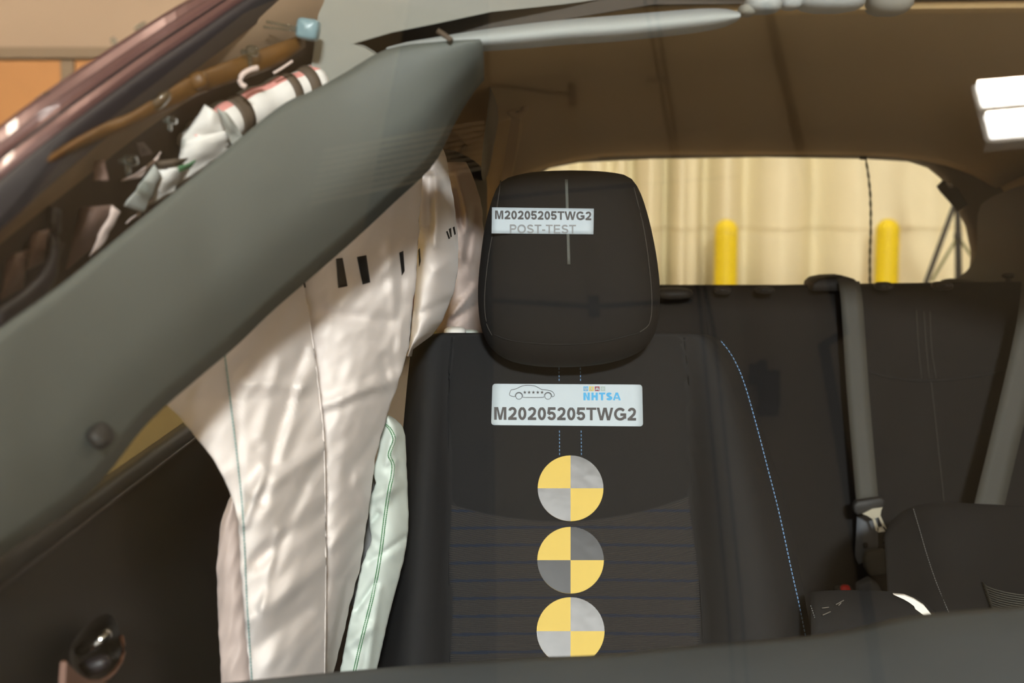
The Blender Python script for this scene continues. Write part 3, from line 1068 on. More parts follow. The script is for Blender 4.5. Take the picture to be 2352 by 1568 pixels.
MB().grid([[P(x, y, hd(x, y) - .0012) for x in (1297 + (y - 400) * .03, 1304 + (y - 400) * .03)] for y in range(412, 618, 15)]).build('grey_strip', M_strip, hr, solid=.0004)  # narrow grey strip down the middle of the headrest front

# ================================================================== STICKERS
def ribbon2(pts, w):
    """mitred stroke of width w along 2-D points: list of quads"""
    P2 = [Vector((x, y)) for x, y in pts]
    nrm = []
    for i in range(len(P2)):
        ds2 = []
        if i > 0:
            ds2.append((P2[i] - P2[i - 1]).normalized())
        if i < len(P2) - 1:
            ds2.append((P2[i + 1] - P2[i]).normalized())
        ns = [Vector((-q.y, q.x)) for q in ds2]
        if len(ns) == 2:
            mm = (ns[0] + ns[1]).normalized()
            mm = mm / max(.35, mm.dot(ns[0]))
        else:
            mm = ns[0]
        nrm.append(mm)
    return [(P2[i] + nrm[i] * w / 2, P2[i + 1] + nrm[i + 1] * w / 2, P2[i + 1] - nrm[i + 1] * w / 2, P2[i] - nrm[i] * w / 2) for i in range(len(P2) - 1)]


def earc(cx, cy, rx, ry, a0, a1, n=16):
    return [(cx + rx * math.cos(math.radians(a0 + (a1 - a0) * k / n)), cy + ry * math.sin(math.radians(a0 + (a1 - a0) * k / n))) for k in range(n + 1)]


# capitals and digits 0.716 high: (advance, polygons, strokes)
def glyphs(w):
    h = .716
    o = w / 2
    G = {}
    G['M'] = (.833, [[(.07, 0), (.07, h), (.07 + w * 1.5, h), (.4165, .22), (.763 - w * 1.5, h), (.763, h), (.763, 0), (.763 - w, 0), (.763 - w, .56), (.4165 + w * .5, 0), (.4165 - w * .5, 0), (.07 + w, .56), (.07 + w, 0)]], [])
    G['T'] = (.611, [[(.02, h), (.59, h), (.59, h - w * .85), (.305 + o, h - w * .85), (.305 + o, 0), (.305 - o, 0), (.305 - o, h - w * .85), (.02, h - w * .85)]], [])
    G['W'] = (.944, [[(.0, h), (w * 1.02, h), (.265, .22), (.472 - w * .62, h), (.472 + w * .62, h), (.679, .22), (.944 - w * 1.02, h), (.944, h), (.755, 0), (.755 - w * 1.12, 0), (.472, .50), (.189 + w * 1.12, 0), (.189, 0)]], [])
    G['E'] = (.667, [[(.07, 0), (.07, h), (.61, h), (.61, h - w * .85), (.07 + w, h - w * .85), (.07 + w, .36 + w * .42), (.57, .36 + w * .42), (.57, .36 - w * .42), (.07 + w, .36 - w * .42), (.07 + w, w * .85), (.62, w * .85), (.62, 0)]], [])
    G['H'] = (.722, [[(.07, 0), (.07, h), (.07 + w, h), (.07 + w, .36 + o), (.652 - w, .36 + o), (.652 - w, h), (.652, h), (.652, 0), (.652 - w, 0), (.652 - w, .36 - o), (.07 + w, .36 - o), (.07 + w, 0)]], [])
    G['N'] = (.722, [[(.07, 0), (.07, h), (.07 + w * 1.05, h), (.652 - w, .27), (.652 - w, h), (.652, h), (.652, 0), (.652 - w * 1.05, 0), (.07 + w, .45), (.07 + w, 0)]], [])
    G['A'] = (.722, [[(0, 0), (.361 - w * .55, h), (.361 + w * .55, h), (.722, 0), (.722 - w * 1.08, 0), (.53, .15), (.19, .15), (w * 1.08, 0)]], [], [(.235, .27), (.487, .27), (.361, .27 + .3 * (1 - w))])
    G['-'] = (.333, [[(.04, .20), (.04, .20 + w * .95), (.30, .20 + w * .95), (.30, .20)]], [])
    G['0'] = (.556, [], [earc(.278, .358, .235 - o, .368 - o, 90, 450, 32)])
    G['O'] = (.778, [], [earc(.389, .358, .355 - o, .368 - o, 90, 450, 32)])
    G['2'] = (.556, [], [earc(.275, .50, .235 - o, .226 - o, 172, -20, 16) + [(.40, .36), (.27, .225), (.13, .02 + o)], [(.035, o * .95), (.515, o * .95)]])
    G['5'] = (.556, [], [[(.50, h - o * .9), (.14, h - o * .9), (.095, .34)], [(.10, .36)] + earc(.27, .235, .245 - o, .245 - o, 135, -165, 20)])
    G['S'] = (.667, [], [earc(.335, .515, .265 - o, .21 - o, 20, 250, 18) + earc(.335, .205, .29 - o, .21 - o, 75, -165, 18)])
    G['G'] = (.778, [], [earc(.39, .358, .35 - o, .368 - o, 40, 318, 26) + [(.66 , .17), (.66, .33)], [(.40, .33), (.66 + o, .33)]])
    G['P'] = (.667, [[(.07, 0), (.07, h), (.07 + w, h), (.07 + w, 0)]], [[(.10, h - o * .9), (.36, h - o * .9)] + earc(.40, .50, .225 - o, h - .50 - o * .9, 80, -80, 12) + [(.36, .50 - (h - .50 - o * .9)), (.10, .50 - (h - .50 - o * .9))]])
    return G


def text_mesh(s, w=.15):
    G = glyphs(w)
    v, f = [], []
    x = 0
    for ch in s:
        g = G[ch]
        for pi, poly in enumerate(g[1]):
            loops = [[Vector((a, b, 0)) for a, b in poly]]
            if len(g) > 3:
                loops.append([Vector((a, b, 0)) for a, b in g[3]])
            n0 = len(v)
            v += [(p.x + x, p.y) for lp in loops for p in lp]
            f += [tuple(i + n0 for i in t) for t in tessellate_polygon(loops)]
        for st in g[2]:
            for qd in ribbon2(st, w):
                n0 = len(v)
                v += [(p.x + x, p.y) for p in qd]
                f.append((n0, n0 + 1, n0 + 2, n0 + 3))
        x += g[0]
    return v, f


def lettering(s, bx0, by0, bx1, by1, m, parent, f, off, bold=.018, tilt=0.0, name='lettering'):
    v, fc = text_mesh(s, bold)
    ax0, ax1 = min(q[0] for q in v), max(q[0] for q in v)
    ay0, ay1 = min(q[1] for q in v), max(q[1] for q in v)
    out = []
    for x, y in v:
        px = bx0 + (x - ax0) / (ax1 - ax0) * (bx1 - bx0)
        py = by1 + (y - ay0) / (ay1 - ay0) * (by0 - by1) + tilt * (px - bx0)
        out.append(P(px, py, f(px, py) - off))
    o = obj(name, out, fc, m, parent, smooth=False)
    return o


def patch(corners, f, off, m, name, parent=None, rad=0, nx=16, ny=6, **k):
    """rectangle sticker, corners TL TR BR BL in pixels, mapped on surface f"""
    tl_, tr_, br_, bl_ = [Vector((*c, 0)) for c in corners]
    rows = []
    wv = (tr_ - tl_).length
    hv = (bl_ - tl_).length
    vsr = [0, .25, .5, .75, 1] if not rad else None
    ts = [i / ny for i in range(ny + 1)]
    if rad:
        rr = rad / hv
        ts = [rr * (1 - math.cos(a * math.pi / 8)) for a in range(5)]
        ts = ts + [.3, .5, .7] + [1 - t for t in reversed(ts)]
    for t in ts:
        inset = 0
        if rad:
            d = min(t, 1 - t) * hv
            if d < rad:
                inset = rad - math.sqrt(max(0, rad * rad - (rad - d) ** 2))
        a, b = tl_.lerp(bl_, t), tr_.lerp(br_, t)
        dirv = (b - a).normalized()
        a, b = a + dirv * inset, b - dirv * inset
        rows.append([(lambda q: P(q.x, q.y, f(q.x, q.y) - off))(a.lerp(b, j / nx)) for j in range(nx + 1)])
    return MB().grid(rows).build(name, m, parent, smooth=True, solid=-.0003, **k)


def hflat(px, py):
    # the paper bridges the headrest edge
    q = 1200
    return hd(max(px, q), py) + .00005 * max(0, q - px)


l1 = thing('paper_label', 'small white paper label marked POST-TEST on the headrest', 'label', P(1246, 538, 2.08))
patch([(1130, 476), (1364, 479), (1363, 538), (1129, 536)], hflat, .0028, M_paper, 'paper', l1)
lettering('M20205205TWG2', 1137, 483, 1358, 503, M_print1, l1, hflat, .0040, .15, .012)
lettering('POST-TEST', 1171, 515, 1323, 535.5, M_print2, l1, hflat, .0040, .13, .006)

SOFF = .0048
l2 = thing('paper_label', 'large white rounded label with car outline and blue NHTSA lettering on backrest', 'label', P(1302, 980, 2.13))
patch([(1131, 881), (1475, 883), (1477, 979), (1128, 976)], bd, SOFF + .001, M_paper, 'paper', l2, rad=7)
T = SOFF + .002
lettering('M20205205TWG2', 1135, 934, 1461, 964, M_print1, l2, bd, T, .15, .006)
lettering('NHTSA', 1340, 901, 1426, 919, M_pblue, l2, bd, T, .2)
zx = lambda x, y: (1100 + x / 5.88, 860 + y / 5.88)
body = [(440, 290), (415, 278), (412, 262), (422, 235), (435, 206), (470, 200), (515, 186), (560, 163), (610, 147), (660, 143), (715, 146), (760, 155), (800, 174), (850, 200), (900, 206), (960, 216), (995, 232), (1012, 255), (1018, 278), (1010, 295), (985, 301)]


def linepix(pts, r, m, name, parent, n=None, off=T):
    q = [zx(*p) for p in pts]
    s = sample([(a, b, 0) for a, b in q], n or len(q) * 3)
    return MB().tube([P(p.x, p.y, bd(p.x, p.y) - off) for p in s], r, 5).build(name, m, parent)


arc = lambda cx, cy, r, a0, a1, n=18: [(cx + r * math.cos(math.radians(a0 + (a1 - a0) * k / n)), cy + r * math.sin(math.radians(a0 + (a1 - a0) * k / n))) for k in range(n + 1)]
linepix(body, .0004, M_print1, 'car_outline', l2)
linepix(arc(540, 290, 52, 172, 352), .0004, M_print1, 'car_outline', l2)
linepix(arc(933, 290, 52, 188, 368), .0004, M_print1, 'car_outline', l2)
linepix([(440, 290), (465, 296), (488, 298)], .0004, M_print1, 'car_outline', l2, 6)
linepix([(592, 285), (594, 304), (700, 308), (800, 308), (876, 305), (880, 290)], .0004, M_print1, 'car_outline', l2)
linepix(arc(540, 290, 43, 0, 360, 28), .0004, M_print1, 'wheel_outline', l2, 40)
linepix(arc(933, 290, 43, 0, 360, 28), .0004, M_print1, 'wheel_outline', l2, 40)


def star(cx, cy, r, m, parent, name='star', off=T, ri=.42):
    pts = []
    for k in range(10):
        rr = r if k % 2 == 0 else r * ri
        an = -math.pi / 2 + k * math.pi / 5
        q = zx(cx + rr * math.cos(an), cy + rr * math.sin(an))
        pts.append(P(q[0], q[1], bd(*q) - off))
    q = zx(cx, cy)
    pts.append(P(q[0], q[1], bd(*q) - off))
    return obj(name, pts, [(k, (k + 1) % 10, 10) for k in range(10)], m, parent, smooth=False)


for cx in (620, 678, 736, 795, 853):
    star(cx, 240, 25, M_print1, l2)


def sq(xa, ya, xb, yb, m, name, parent, off=T):
    c = [zx(xa, ya), zx(xb, ya), zx(xb, yb), zx(xa, yb)]
    return obj(name, [P(px, py, bd(px, py) - off) for px, py in c], [(0, 1, 2, 3)], m, parent, smooth=False)


ic = []
for x, m in ((1412, M_pblue), (1489, M_pyel), (1566, M_pred), (1643, M_pgrey)):
    ic.append(sq(x, 160, x + 63, 222, m, 'icon_square', l2))
T2 = T + .0006
linepix(arc(1443, 191, 21, 0, 360, 24), .0005, M_paper, 'steering_wheel_icon', ic[0], 30, T2)
linepix([(1425, 188), (1443, 192), (1461, 188)], .0008, M_paper, 'steering_wheel_icon', ic[0], 6, T2)
linepix([(1443, 192), (1443, 208)], .0008, M_paper, 'steering_wheel_icon', ic[0], 4, T2)
linepix(arc(1524, 171, 4, 0, 360, 10), .0006, M_paper, 'walker_icon', ic[1], 12, T2)
linepix([(1522, 178), (1518, 194), (1526, 202), (1528, 214)], .0006, M_paper, 'walker_icon', ic[1], 10, T2)
linepix([(1518, 194), (1512, 206), (1504, 212)], .0006, M_paper, 'walker_icon', ic[1], 8, T2)
linepix([(1506, 190), (1514, 182), (1524, 182), (1534, 190)], .0005, M_paper, 'walker_icon', ic[1], 8, T2)
for k, (a, b) in enumerate(((1590, 1578), (1604, 1618))):
    linepix([(a, 174), (b, 212)], .0009, M_paper, 'road_icon', ic[2], 4, T2)
linepix([(1586, 190), (1608, 190)], .0006, M_paper, 'road_icon', ic[2], 4, T2)
linepix([(1582, 202), (1612, 202)], .0006, M_paper, 'road_icon', ic[2], 4, T2)
star(1674, 192, 25, M_paper, ic[3], 'star_icon', T2)
star(1674, 192, 13, M_pgrey, ic[3], 'star_icon_hole', T2 + .0004)


def target(cx, cy, r, label, mb):
    t = thing('target_sticker', label, 'sticker', P(cx, cy + r, bd(cx, cy + r)), group='round target stickers on the backrest')
    for k, m in enumerate((M_tyel, mb, M_tyel, mb)):
        # quadrants: bottom right, bottom left, top left, top right
        a0 = k * math.pi / 2
        rows = []
        for rr in (.0, .35, .7, .9, 1.0):
            row = []
            for j in range(13):
                an = a0 + (math.pi / 2) * j / 12
                px, py = cx + r * rr * math.cos(an), cy + r * rr * math.sin(an)
                row.append(P(px, py, bd(px, py) - SOFF - .0016 + .0004 * rr ** 3))
            rows.append(row)
        v = [rows[0][0]] + [p for r_ in rows[1:] for p in r_]
        f = [(0, 1 + j, 2 + j) for j in range(12)]
        for i in range(3):
            f += [(1 + i * 13 + j, 2 + i * 13 + j, 2 + (i + 1) * 13 + j, 1 + (i + 1) * 13 + j) for j in range(12)]
        obj('yellow_quadrant' if m is M_tyel else 'black_quadrant', v, f, m, t, smooth=False)
    disc = [P(cx + r * math.cos(a_), cy + r * math.sin(a_), bd(cx + r * math.cos(a_), cy + r * math.sin(a_)) - SOFF + .0002) for a_ in [2 * math.pi * k / 48 for k in range(48)]]
    MB().slab(disc, Vector((0, -.0008, 0))).build('backing_disc', M_tyel, t, smooth=False)


target(1310.5, 1121, 75.5, 'topmost round yellow and black target sticker with painted grey sheen on the backrest', M_tblk)
target(1310.5, 1286, 76.5, 'middle round yellow and dark grey target sticker on the ribbed insert', M_tblk2)
target(1310.5, 1449, 78, 'lowest round yellow and black target sticker with painted grey sheen, cut by the dashboard', M_tblk)

# ================================================================== CURTAIN AIRBAG
def seg_d(px, py, s):
    x0_, y0_, x1_, y1_ = s
    dx_, dy_ = x1_ - x0_, y1_ - y0_
    t = max(0, min(1, ((px - x0_) * dx_ + (py - y0_) * dy_) / (dx_ * dx_ + dy_ * dy_)))
    return math.hypot(px - x0_ - t * dx_, py - y0_ - t * dy_)


def wr(px, py, ang, sx_, sy_, seed):
    c, s = math.cos(ang), math.sin(ang)
    a, b = (px * c + py * s) / sx_, (-px * s + py * c) / sy_
    return noise.noise(Vector((a, b, seed)))


bag = thing('curtain_airbag', 'deployed cream nylon curtain airbag hanging in folds beside the seat', 'airbag', P(650, 1568, 1.7))

P1L = [(560, 640), (640, 560), (700, 500), (760, 455), (860, 400), (920, 372), (960, 415), (1050, 487), (1100, 515), (1150, 535), (1200, 548), (1300, 552), (1400, 560), (1568, 575), (1640, 580)]
P1R = [(560, 660), (640, 694), (700, 706), (800, 722), (900, 735), (1000, 745), (1100, 748), (1300, 750), (1500, 748), (1640, 745)]
folds1 = [((700, 800, 600, 1150), -.007, 10), ((640, 830, 600, 1000), .006, 16), ((750, 1020, 580, 1130), .010, 20), ((740, 1180, 590, 1290), -.008, 18),
          ((745, 1290, 570, 1420), .011, 24), ((700, 1400, 580, 1490), -.006, 18), ((560, 880, 700, 890), .006, 16), ((610, 1080, 560, 1200), .008, 12),
          ((700, 1120, 590, 1400), -.004, 12), ((545, 920, 560, 1200), -.003, 8), ((690, 880, 650, 1050), .005, 14), ((640, 1220, 600, 1400), .005, 10)]


def d1(px, py):
    l, r = interp(P1L, py), interp(P1R, py)
    t = (px - l) / max(1, r - l)
    y = 1.56 + .17 * max(0, t) ** 1.2 - .035 * math.sin(math.pi * max(0, min(1, t))) + (py - 1000) * .00004
    for s, a, w in folds1:
        y -= 1.7 * a * math.exp(-(seg_d(px, py, s) / w) ** 2)
    y -= .010 * wr(px, py, -1.0, 150, 42, 1.3) + .006 * wr(px, py, -.9, 70, 22, 7.7)
    return y


P2L = [(380, 900), (430, 850), (480, 800), (560, 700), (640, 640), (700, 660), (900, 700), (1200, 720), (1568, 722), (1640, 722)]
P2R = [(380, 975), (430, 968), (560, 960), (650, 955), (700, 948), (800, 938), (880, 915), (950, 890), (1050, 862), (1150, 850), (1230, 838), (1300, 828), (1380, 806), (1450, 790), (1568, 760), (1640, 745)]
folds2 = [((745, 720, 900, 740), -.006, 16), ((735, 935, 900, 870), .009, 16), ((740, 950, 850, 905), -.005, 12), ((890, 560, 940, 1000), .006, 12),
          ((870, 640, 930, 560), .004, 10), ((900, 930, 880, 820), -.005, 9), ((780, 740, 860, 640), -.003, 20), ((800, 1100, 860, 1000), -.004, 14),
          ((760, 1250, 850, 1150), .007, 18), ((780, 1330, 830, 1250), -.006, 12), ((765, 1500, 800, 1330), -.008, 8), ((820, 1090, 850, 1200), .006, 14),
          ((905, 800, 925, 640), -.004, 7)]


def d2(px, py):
    l, r = interp(P2L, py), interp(P2R, py)
    t = (px - l) / max(1, r - l)
    y = 1.78 + .14 * max(0, t) ** 1.5 - .045 * math.sin(math.pi * max(0, min(1, t)))
    for s, a, w in folds2:
        y -= 1.7 * a * math.exp(-(seg_d(px, py, s) / w) ** 2)
    y -= .006 * wr(px, py, -.6, 90, 45, 3.3) + .0045 * wr(px, py, -1.0, 40, 22, 9.1)
    return y


P3L = [(330, 1000), (350, 985), (420, 965), (560, 960), (650, 955), (800, 940), (820, 935)]
P3R = [(330, 1012), (360, 1025), (420, 1035), (480, 1045), (560, 1053), (620, 1052), (680, 1040), (740, 1015), (772, 990), (800, 950), (820, 936)]
folds3 = [((985, 410, 985, 520), -.016, 14), ((1020, 430, 1050, 560), -.008, 8), ((1000, 620, 1030, 600), .006, 12), ((970, 720, 1030, 690), -.005, 10), ((965, 520, 950, 760), -.006, 8), ((1000, 460, 1000, 560), .007, 9)]


def d3(px, py):
    l, r = interp(P3L, py), interp(P3R, py)
    t = (px - l) / max(1, r - l)
    y = 2.02 + .10 * max(0, t) ** 1.5 - .035 * math.sin(math.pi * max(0, min(1, t)))
    for s, a, w in folds3:
        y -= 1.7 * a * math.exp(-(seg_d(px, py, s) / w) ** 2)
    y -= .004 * wr(px, py, -.3, 50, 30, 5.3)
    return y


P4L = [(372, 1005), (420, 1015), (480, 1030), (560, 1035), (700, 1020), (768, 1000)]
P4R = [(372, 1070), (400, 1085), (440, 1098), (480, 1108), (560, 1112), (700, 1110), (768, 1110)]
folds4 = [((1050, 400, 1080, 520), .010, 10), ((1090, 480, 1070, 600), -.008, 9), ((1110, 640, 1040, 720), .010, 8), ((1110, 690, 1040, 740), -.010, 7), ((1060, 590, 1090, 640), .006, 10), ((1050, 440, 1060, 520), -.008, 7)]


def d4(px, py):
    l, r = interp(P4L, py), interp(P4R, py)
    t = (px - l) / max(1, r - l)
    y = 2.36 + .08 * max(0, t) ** 1.5 - .03 * math.sin(math.pi * max(0, min(1, t)))
    for s, a, w in folds4:
        y -= 1.7 * a * math.exp(-(seg_d(px, py, s) / w) ** 2)
    y -= .005 * wr(px, py, -.6, 45, 20, 2.3)
    return y


def bagpanel(name, Lp, Rp, f, pa, pb, m, cols=44, step=8, wob=3, edge=.05, **kw):
    rows = []
    py = pa
    while py <= pb:
        l, r = interp(Lp, py), interp(Rp, py)
        l += wob * noise.noise(Vector((py / 30, 1, 4)))
        r += wob * noise.noise(Vector((py / 26, 8, 2)))
        row = [P(l + 8, py, f(l, py) + edge)]
        for k in range(cols + 1):
            px = lerp(l, r, k / cols)
            row.append(P(px, py, f(px, py)))
        row.append(P(r - 6, py, f(r, py) + edge))
        rows.append(row)
        py += step
    return MB().grid(rows).build(name, m, bag, solid=-.0012, **kw)


bagpanel('front_lobe', P1L, P1R, d1, 560, 1640, M_airbag)
bagpanel('middle_lobe', P2L, P2R, d2, 380, 1640, M_airbag)
bagpanel('rear_lobe', P3L, P3R, d3, 330, 820, M_airbag, cols=26, wob=2)
bagpanel('gathered_end', P4L, P4R, d4, 372, 768, M_airpink, cols=26, wob=2, label='pinkish crumpled rear end of the airbag')
# back edge flap of the front lobe at lower left
P5L = [(1110, 545), (1150, 524), (1200, 507), (1300, 497), (1400, 500), (1568, 508), (1640, 510)]
P5R = [(1110, 550), (1150, 552), (1200, 565), (1300, 580), (1400, 585), (1568, 600), (1640, 605)]


def d5(px, py):
    l, r = interp(P5L, py), interp(P5R, py)
    t = (px - l) / (r - l)
    return 1.66 - .02 * math.sin(math.pi * max(0, min(1, t))) - .005 * wr(px, py, -1.3, 60, 18, 6.1) + .03 * t


bagpanel('back_flap', P5L, P5R, d5, 1112, 1640, M_airpink, cols=18, wob=2)
# seam edges, thread and ink marks
st1 = [(514, 800), (522, 860), (534, 960), (546, 1060), (556, 1160), (562, 1260), (566, 1360), (572, 1460), (578, 1560), (580, 1630)]
stitches(st1, 8, 6, .0009, M_teal, bag, d1, off=.003, name='teal_stitching')
seam([(P1R[2][1], 700)] + [(x - 2, y) for y, x in P1R[3:]], .0009, M_airbag, 'lobe_seam', bag, d1, .000)


def ink(corners, f, off=.0012):
    tl_, tr_, br_, bl_ = [Vector((*c, 0)) for c in corners]
    rows = []
    for i in range(9):
        a, b = tl_.lerp(bl_, i / 8), tr_.lerp(br_, i / 8)
        rows.append([(lambda q: P(q.x, q.y, f(q.x, q.y) - off))(a.lerp(b, j / 4)) for j in range(5)])
    MB().grid(rows).build('ink_mark', M_ink, bag, solid=-.0003)


ink([(772, 594), (787, 592), (798, 657), (777, 661)], d2)
ink([(820, 590), (841, 586), (850, 648), (833, 653)], d2)
ink([(684, 634), (697, 626), (703, 660), (692, 661)], d2, .004)
ink([(917, 580), (926, 576), (929, 622), (923, 632)], d2)
ink([(961, 574), (964, 570), (966, 600), (963, 612)], d3)
ink([(1025, 532), (1028, 530), (1034, 547), (1031, 549)], d3)
ink([(1031, 526), (1036, 523), (1038, 543), (1035, 545)], d3)
ink([(1040, 522), (1044, 520), (1047, 537), (1044, 540)], d3)
# torn white scraps at the shoulder
lump(1045, 762, 2.3, 26, 12, .02, M_whitef, 'torn_scrap', bag)
lump(1080, 766, 2.32, 20, 9, .02, M_sidebag, 'torn_scrap', bag)

# ---- the still rolled front end of the bag on the inner pillar
roll = thing('rolled_airbag_end', 'rolled pink, white and grey airbag end strapped along the left inner pillar', 'airbag', P(480, 330, 1.5))
rp = [(250, 560, 1.40), (330, 470, 1.45), (400, 395, 1.48), (450, 330, 1.51), (510, 283, 1.54), (590, 243, 1.58), (660, 214, 1.61), (730, 190, 1.64)]
rs = sample(rp, 60)
rr_ = [(24 + 8 * min(1, i / 26) + 12 * (i > 30) + 3 * math.sin(i * .9)) * 1.5 / F for i in range(60)]
# striped roll segment: longitudinal colour bands as separate cloth layers
mb = MB()
seg = 24
pts = [P(*q) for q in rs]
mb.tube(pts[28:], [max(.018, r) * 1.05 for r in rr_[28:]], seg)
fmr = []
for i in range(31):
    for k in range(seg):
        an = k / seg
        fmr.append(2 if (an < .12 or an > .9) else (0 if an < .20 else (1 if an < .36 else 2)))
fmr += [2, 2]
obj('roll', mb.v, mb.f, None, roll, mats=[M_pinkf, M_greyf, M_whitef], fmat=fmr)
for i0, i1, m in [(31, 33, M_brownf), (38, 41, M_brownf), (51, 53, M_brownf), (55, 57, M_brownf)]:
    MB().tube(pts[i0:i1 + 1], [max(.018, r) * 1.05 + .0016 for r in rr_[i0:i1 + 1]], 24).build('strap', m, roll)


def sheet(quads, m, name, parent, y0_, bulge=.012, nx=10, ny=8, amp=.003, seed=1.0, **k):
    """curved scrap of cloth, four pixel corners TL TR BR BL with own depths"""
    tl_, tr_, br_, bl_ = [Vector(c) for c in quads]
    rows = []
    for i in range(ny + 1):
        row = []
        for j in range(nx + 1):
            s, t = j / nx, i / ny
            a, b = tl_.lerp(bl_, t), tr_.lerp(br_, t)
            q = a.lerp(b, s)
            y = q.z - bulge * math.sin(math.pi * s) * math.sin(math.pi * min(1, t + .2)) + amp * noise.noise(Vector((q.x / 22, q.y / 22, seed)))
            jx = 3 * noise.noise(Vector((q.y / 18, seed, 0)))
            row.append(P(q.x + jx, q.y + jx * .6, y))
        rows.append(row)
    return MB().grid(rows).build(name, m, parent, solid=-.0015, **k)


sheet([(470, 240, 1.49), (505, 262, 1.50), (525, 335, 1.51), (415, 325, 1.49)], M_whitef, 'cloth_fold', roll, 1.5)
sheet([(420, 320, 1.48), (520, 300, 1.50), (530, 345, 1.52), (400, 430, 1.49)], M_whitef, 'cloth_fold', roll, 1.5, seed=2)
sheet([(500, 248, 1.485), (520, 262, 1.49), (562, 318, 1.51), (535, 340, 1.51)], M_greyf, 'cloth_fold', roll, 1.5, bulge=.008, seed=3)
sheet([(362, 385, 1.46), (430, 375, 1.48), (400, 440, 1.49), (340, 470, 1.47)], M_whitef, 'cloth_fold', roll, 1.5, seed=4)
sheet([(355, 372, 1.455), (372, 350, 1.46), (325, 408, 1.45), (278, 417, 1.43)], M_airpink, 'cloth_fold', roll, 1.5, bulge=.005, seed=5)
sheet([(358, 372, 1.450), (430, 362, 1.47), (400, 390, 1.47), (362, 384, 1.45)], M_brownf, 'torn_backing', roll, 1.5, seed=6)
sheet([(355, 378, 1.445), (368, 400, 1.45), (330, 488, 1.46), (283, 472, 1.43)], M_greyf, 'grey_tab', roll, 1.5, bulge=.004, amp=.001, seed=7)
sheet([(330, 470, 1.46), (362, 452, 1.48), (320, 495, 1.47), (290, 515, 1.46)], M_airpink, 'cloth_fold', roll, 1.5, seed=8)
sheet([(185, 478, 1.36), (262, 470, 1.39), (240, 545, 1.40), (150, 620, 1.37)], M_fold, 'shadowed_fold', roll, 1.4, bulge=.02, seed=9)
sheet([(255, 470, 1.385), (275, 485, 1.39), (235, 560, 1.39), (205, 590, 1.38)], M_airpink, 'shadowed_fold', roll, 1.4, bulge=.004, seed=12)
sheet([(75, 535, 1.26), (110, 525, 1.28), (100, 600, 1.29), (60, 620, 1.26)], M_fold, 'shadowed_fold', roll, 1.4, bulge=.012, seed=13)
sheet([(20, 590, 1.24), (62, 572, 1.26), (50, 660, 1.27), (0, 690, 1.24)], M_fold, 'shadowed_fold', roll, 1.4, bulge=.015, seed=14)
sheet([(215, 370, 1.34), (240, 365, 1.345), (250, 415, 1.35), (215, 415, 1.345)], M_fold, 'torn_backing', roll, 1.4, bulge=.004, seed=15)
sheet([(310, 330, 1.40), (330, 325, 1.41), (352, 352, 1.42), (325, 362, 1.41)], M_innerdark, 'torn_backing', roll, 1.4, bulge=.004, seed=16)
MB().tube([P(*q) for q in sample([(125, 480, 1.30), (122, 560, 1.29), (112, 630, 1.27), (60, 690, 1.23), (-10, 740, 1.17)], 20)], .011, 10, flat=.5).build('dark_strap', M_rubber, roll)
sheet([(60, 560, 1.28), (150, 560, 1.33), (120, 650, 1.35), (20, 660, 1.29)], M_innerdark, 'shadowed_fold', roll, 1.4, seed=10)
sheet([(410, 385, 1.452), (450, 368, 1.47), (440, 385, 1.47), (412, 396, 1.46)], M_greent, 'green_tag', roll, 1.4, bulge=.003, seed=11)
MB().tube([P(*q) for q in sample([(565, 200, 1.50), (552, 190, 1.50), (556, 172, 1.50), (575, 160, 1.505), (592, 156, 1.51)], 14)], .003, 8).build('cord_loop', M_airpink, roll)
MB().tube([P(*q) for q in sample([(628, 168, 1.56), (650, 155, 1.565), (672, 140, 1.57)], 8)], .0016, 8).build('cord_end', M_airpink, roll)

# ================================================================== SIDE AIRBAG
sb = thing('side_airbag', 'pale greenish-white side airbag with green double stitching beside the backrest', 'airbag', P(850, 1568, 1.95))
S_L = [(952, 884), (975, 880), (1050, 868), (1082, 858), (1110, 866), (1150, 848), (1200, 850), (1240, 856), (1300, 832), (1370, 818), (1440, 802), (1568, 778), (1640, 768)]
S_R = [(952, 888), (962, 905), (978, 922), (1000, 929), (1060, 932), (1200, 937), (1250, 932), (1300, 922), (1400, 895), (1500, 872), (1568, 858), (1640, 845)]
foldsS = [((905, 1060, 890, 1150), .004, 8), ((860, 1140, 905, 1120), .006, 12), ((850, 1290, 935, 1230), -.004, 8), ((845, 1210, 870, 1180), -.006, 8), ((820, 1400, 860, 1340), -.006, 8), ((800, 1480, 850, 1440), .005, 12), ((905, 1000, 890, 1060), .005, 9), ((870, 1350, 840, 1560), .003, 8)]


def ds(px, py):
    l, r = interp(S_L, py), interp(S_R, py)
    t = (px - l) / max(1, r - l)
    y = 1.955 + .03 * t - .022 * math.sin(math.pi * max(0, min(1, t)))
    for s, a, w in foldsS:
        y -= 1.7 * a * math.exp(-(seg_d(px, py, s) / w) ** 2)
    y -= .003 * wr(px, py, .9, 40, 18, 4.4)
    return y


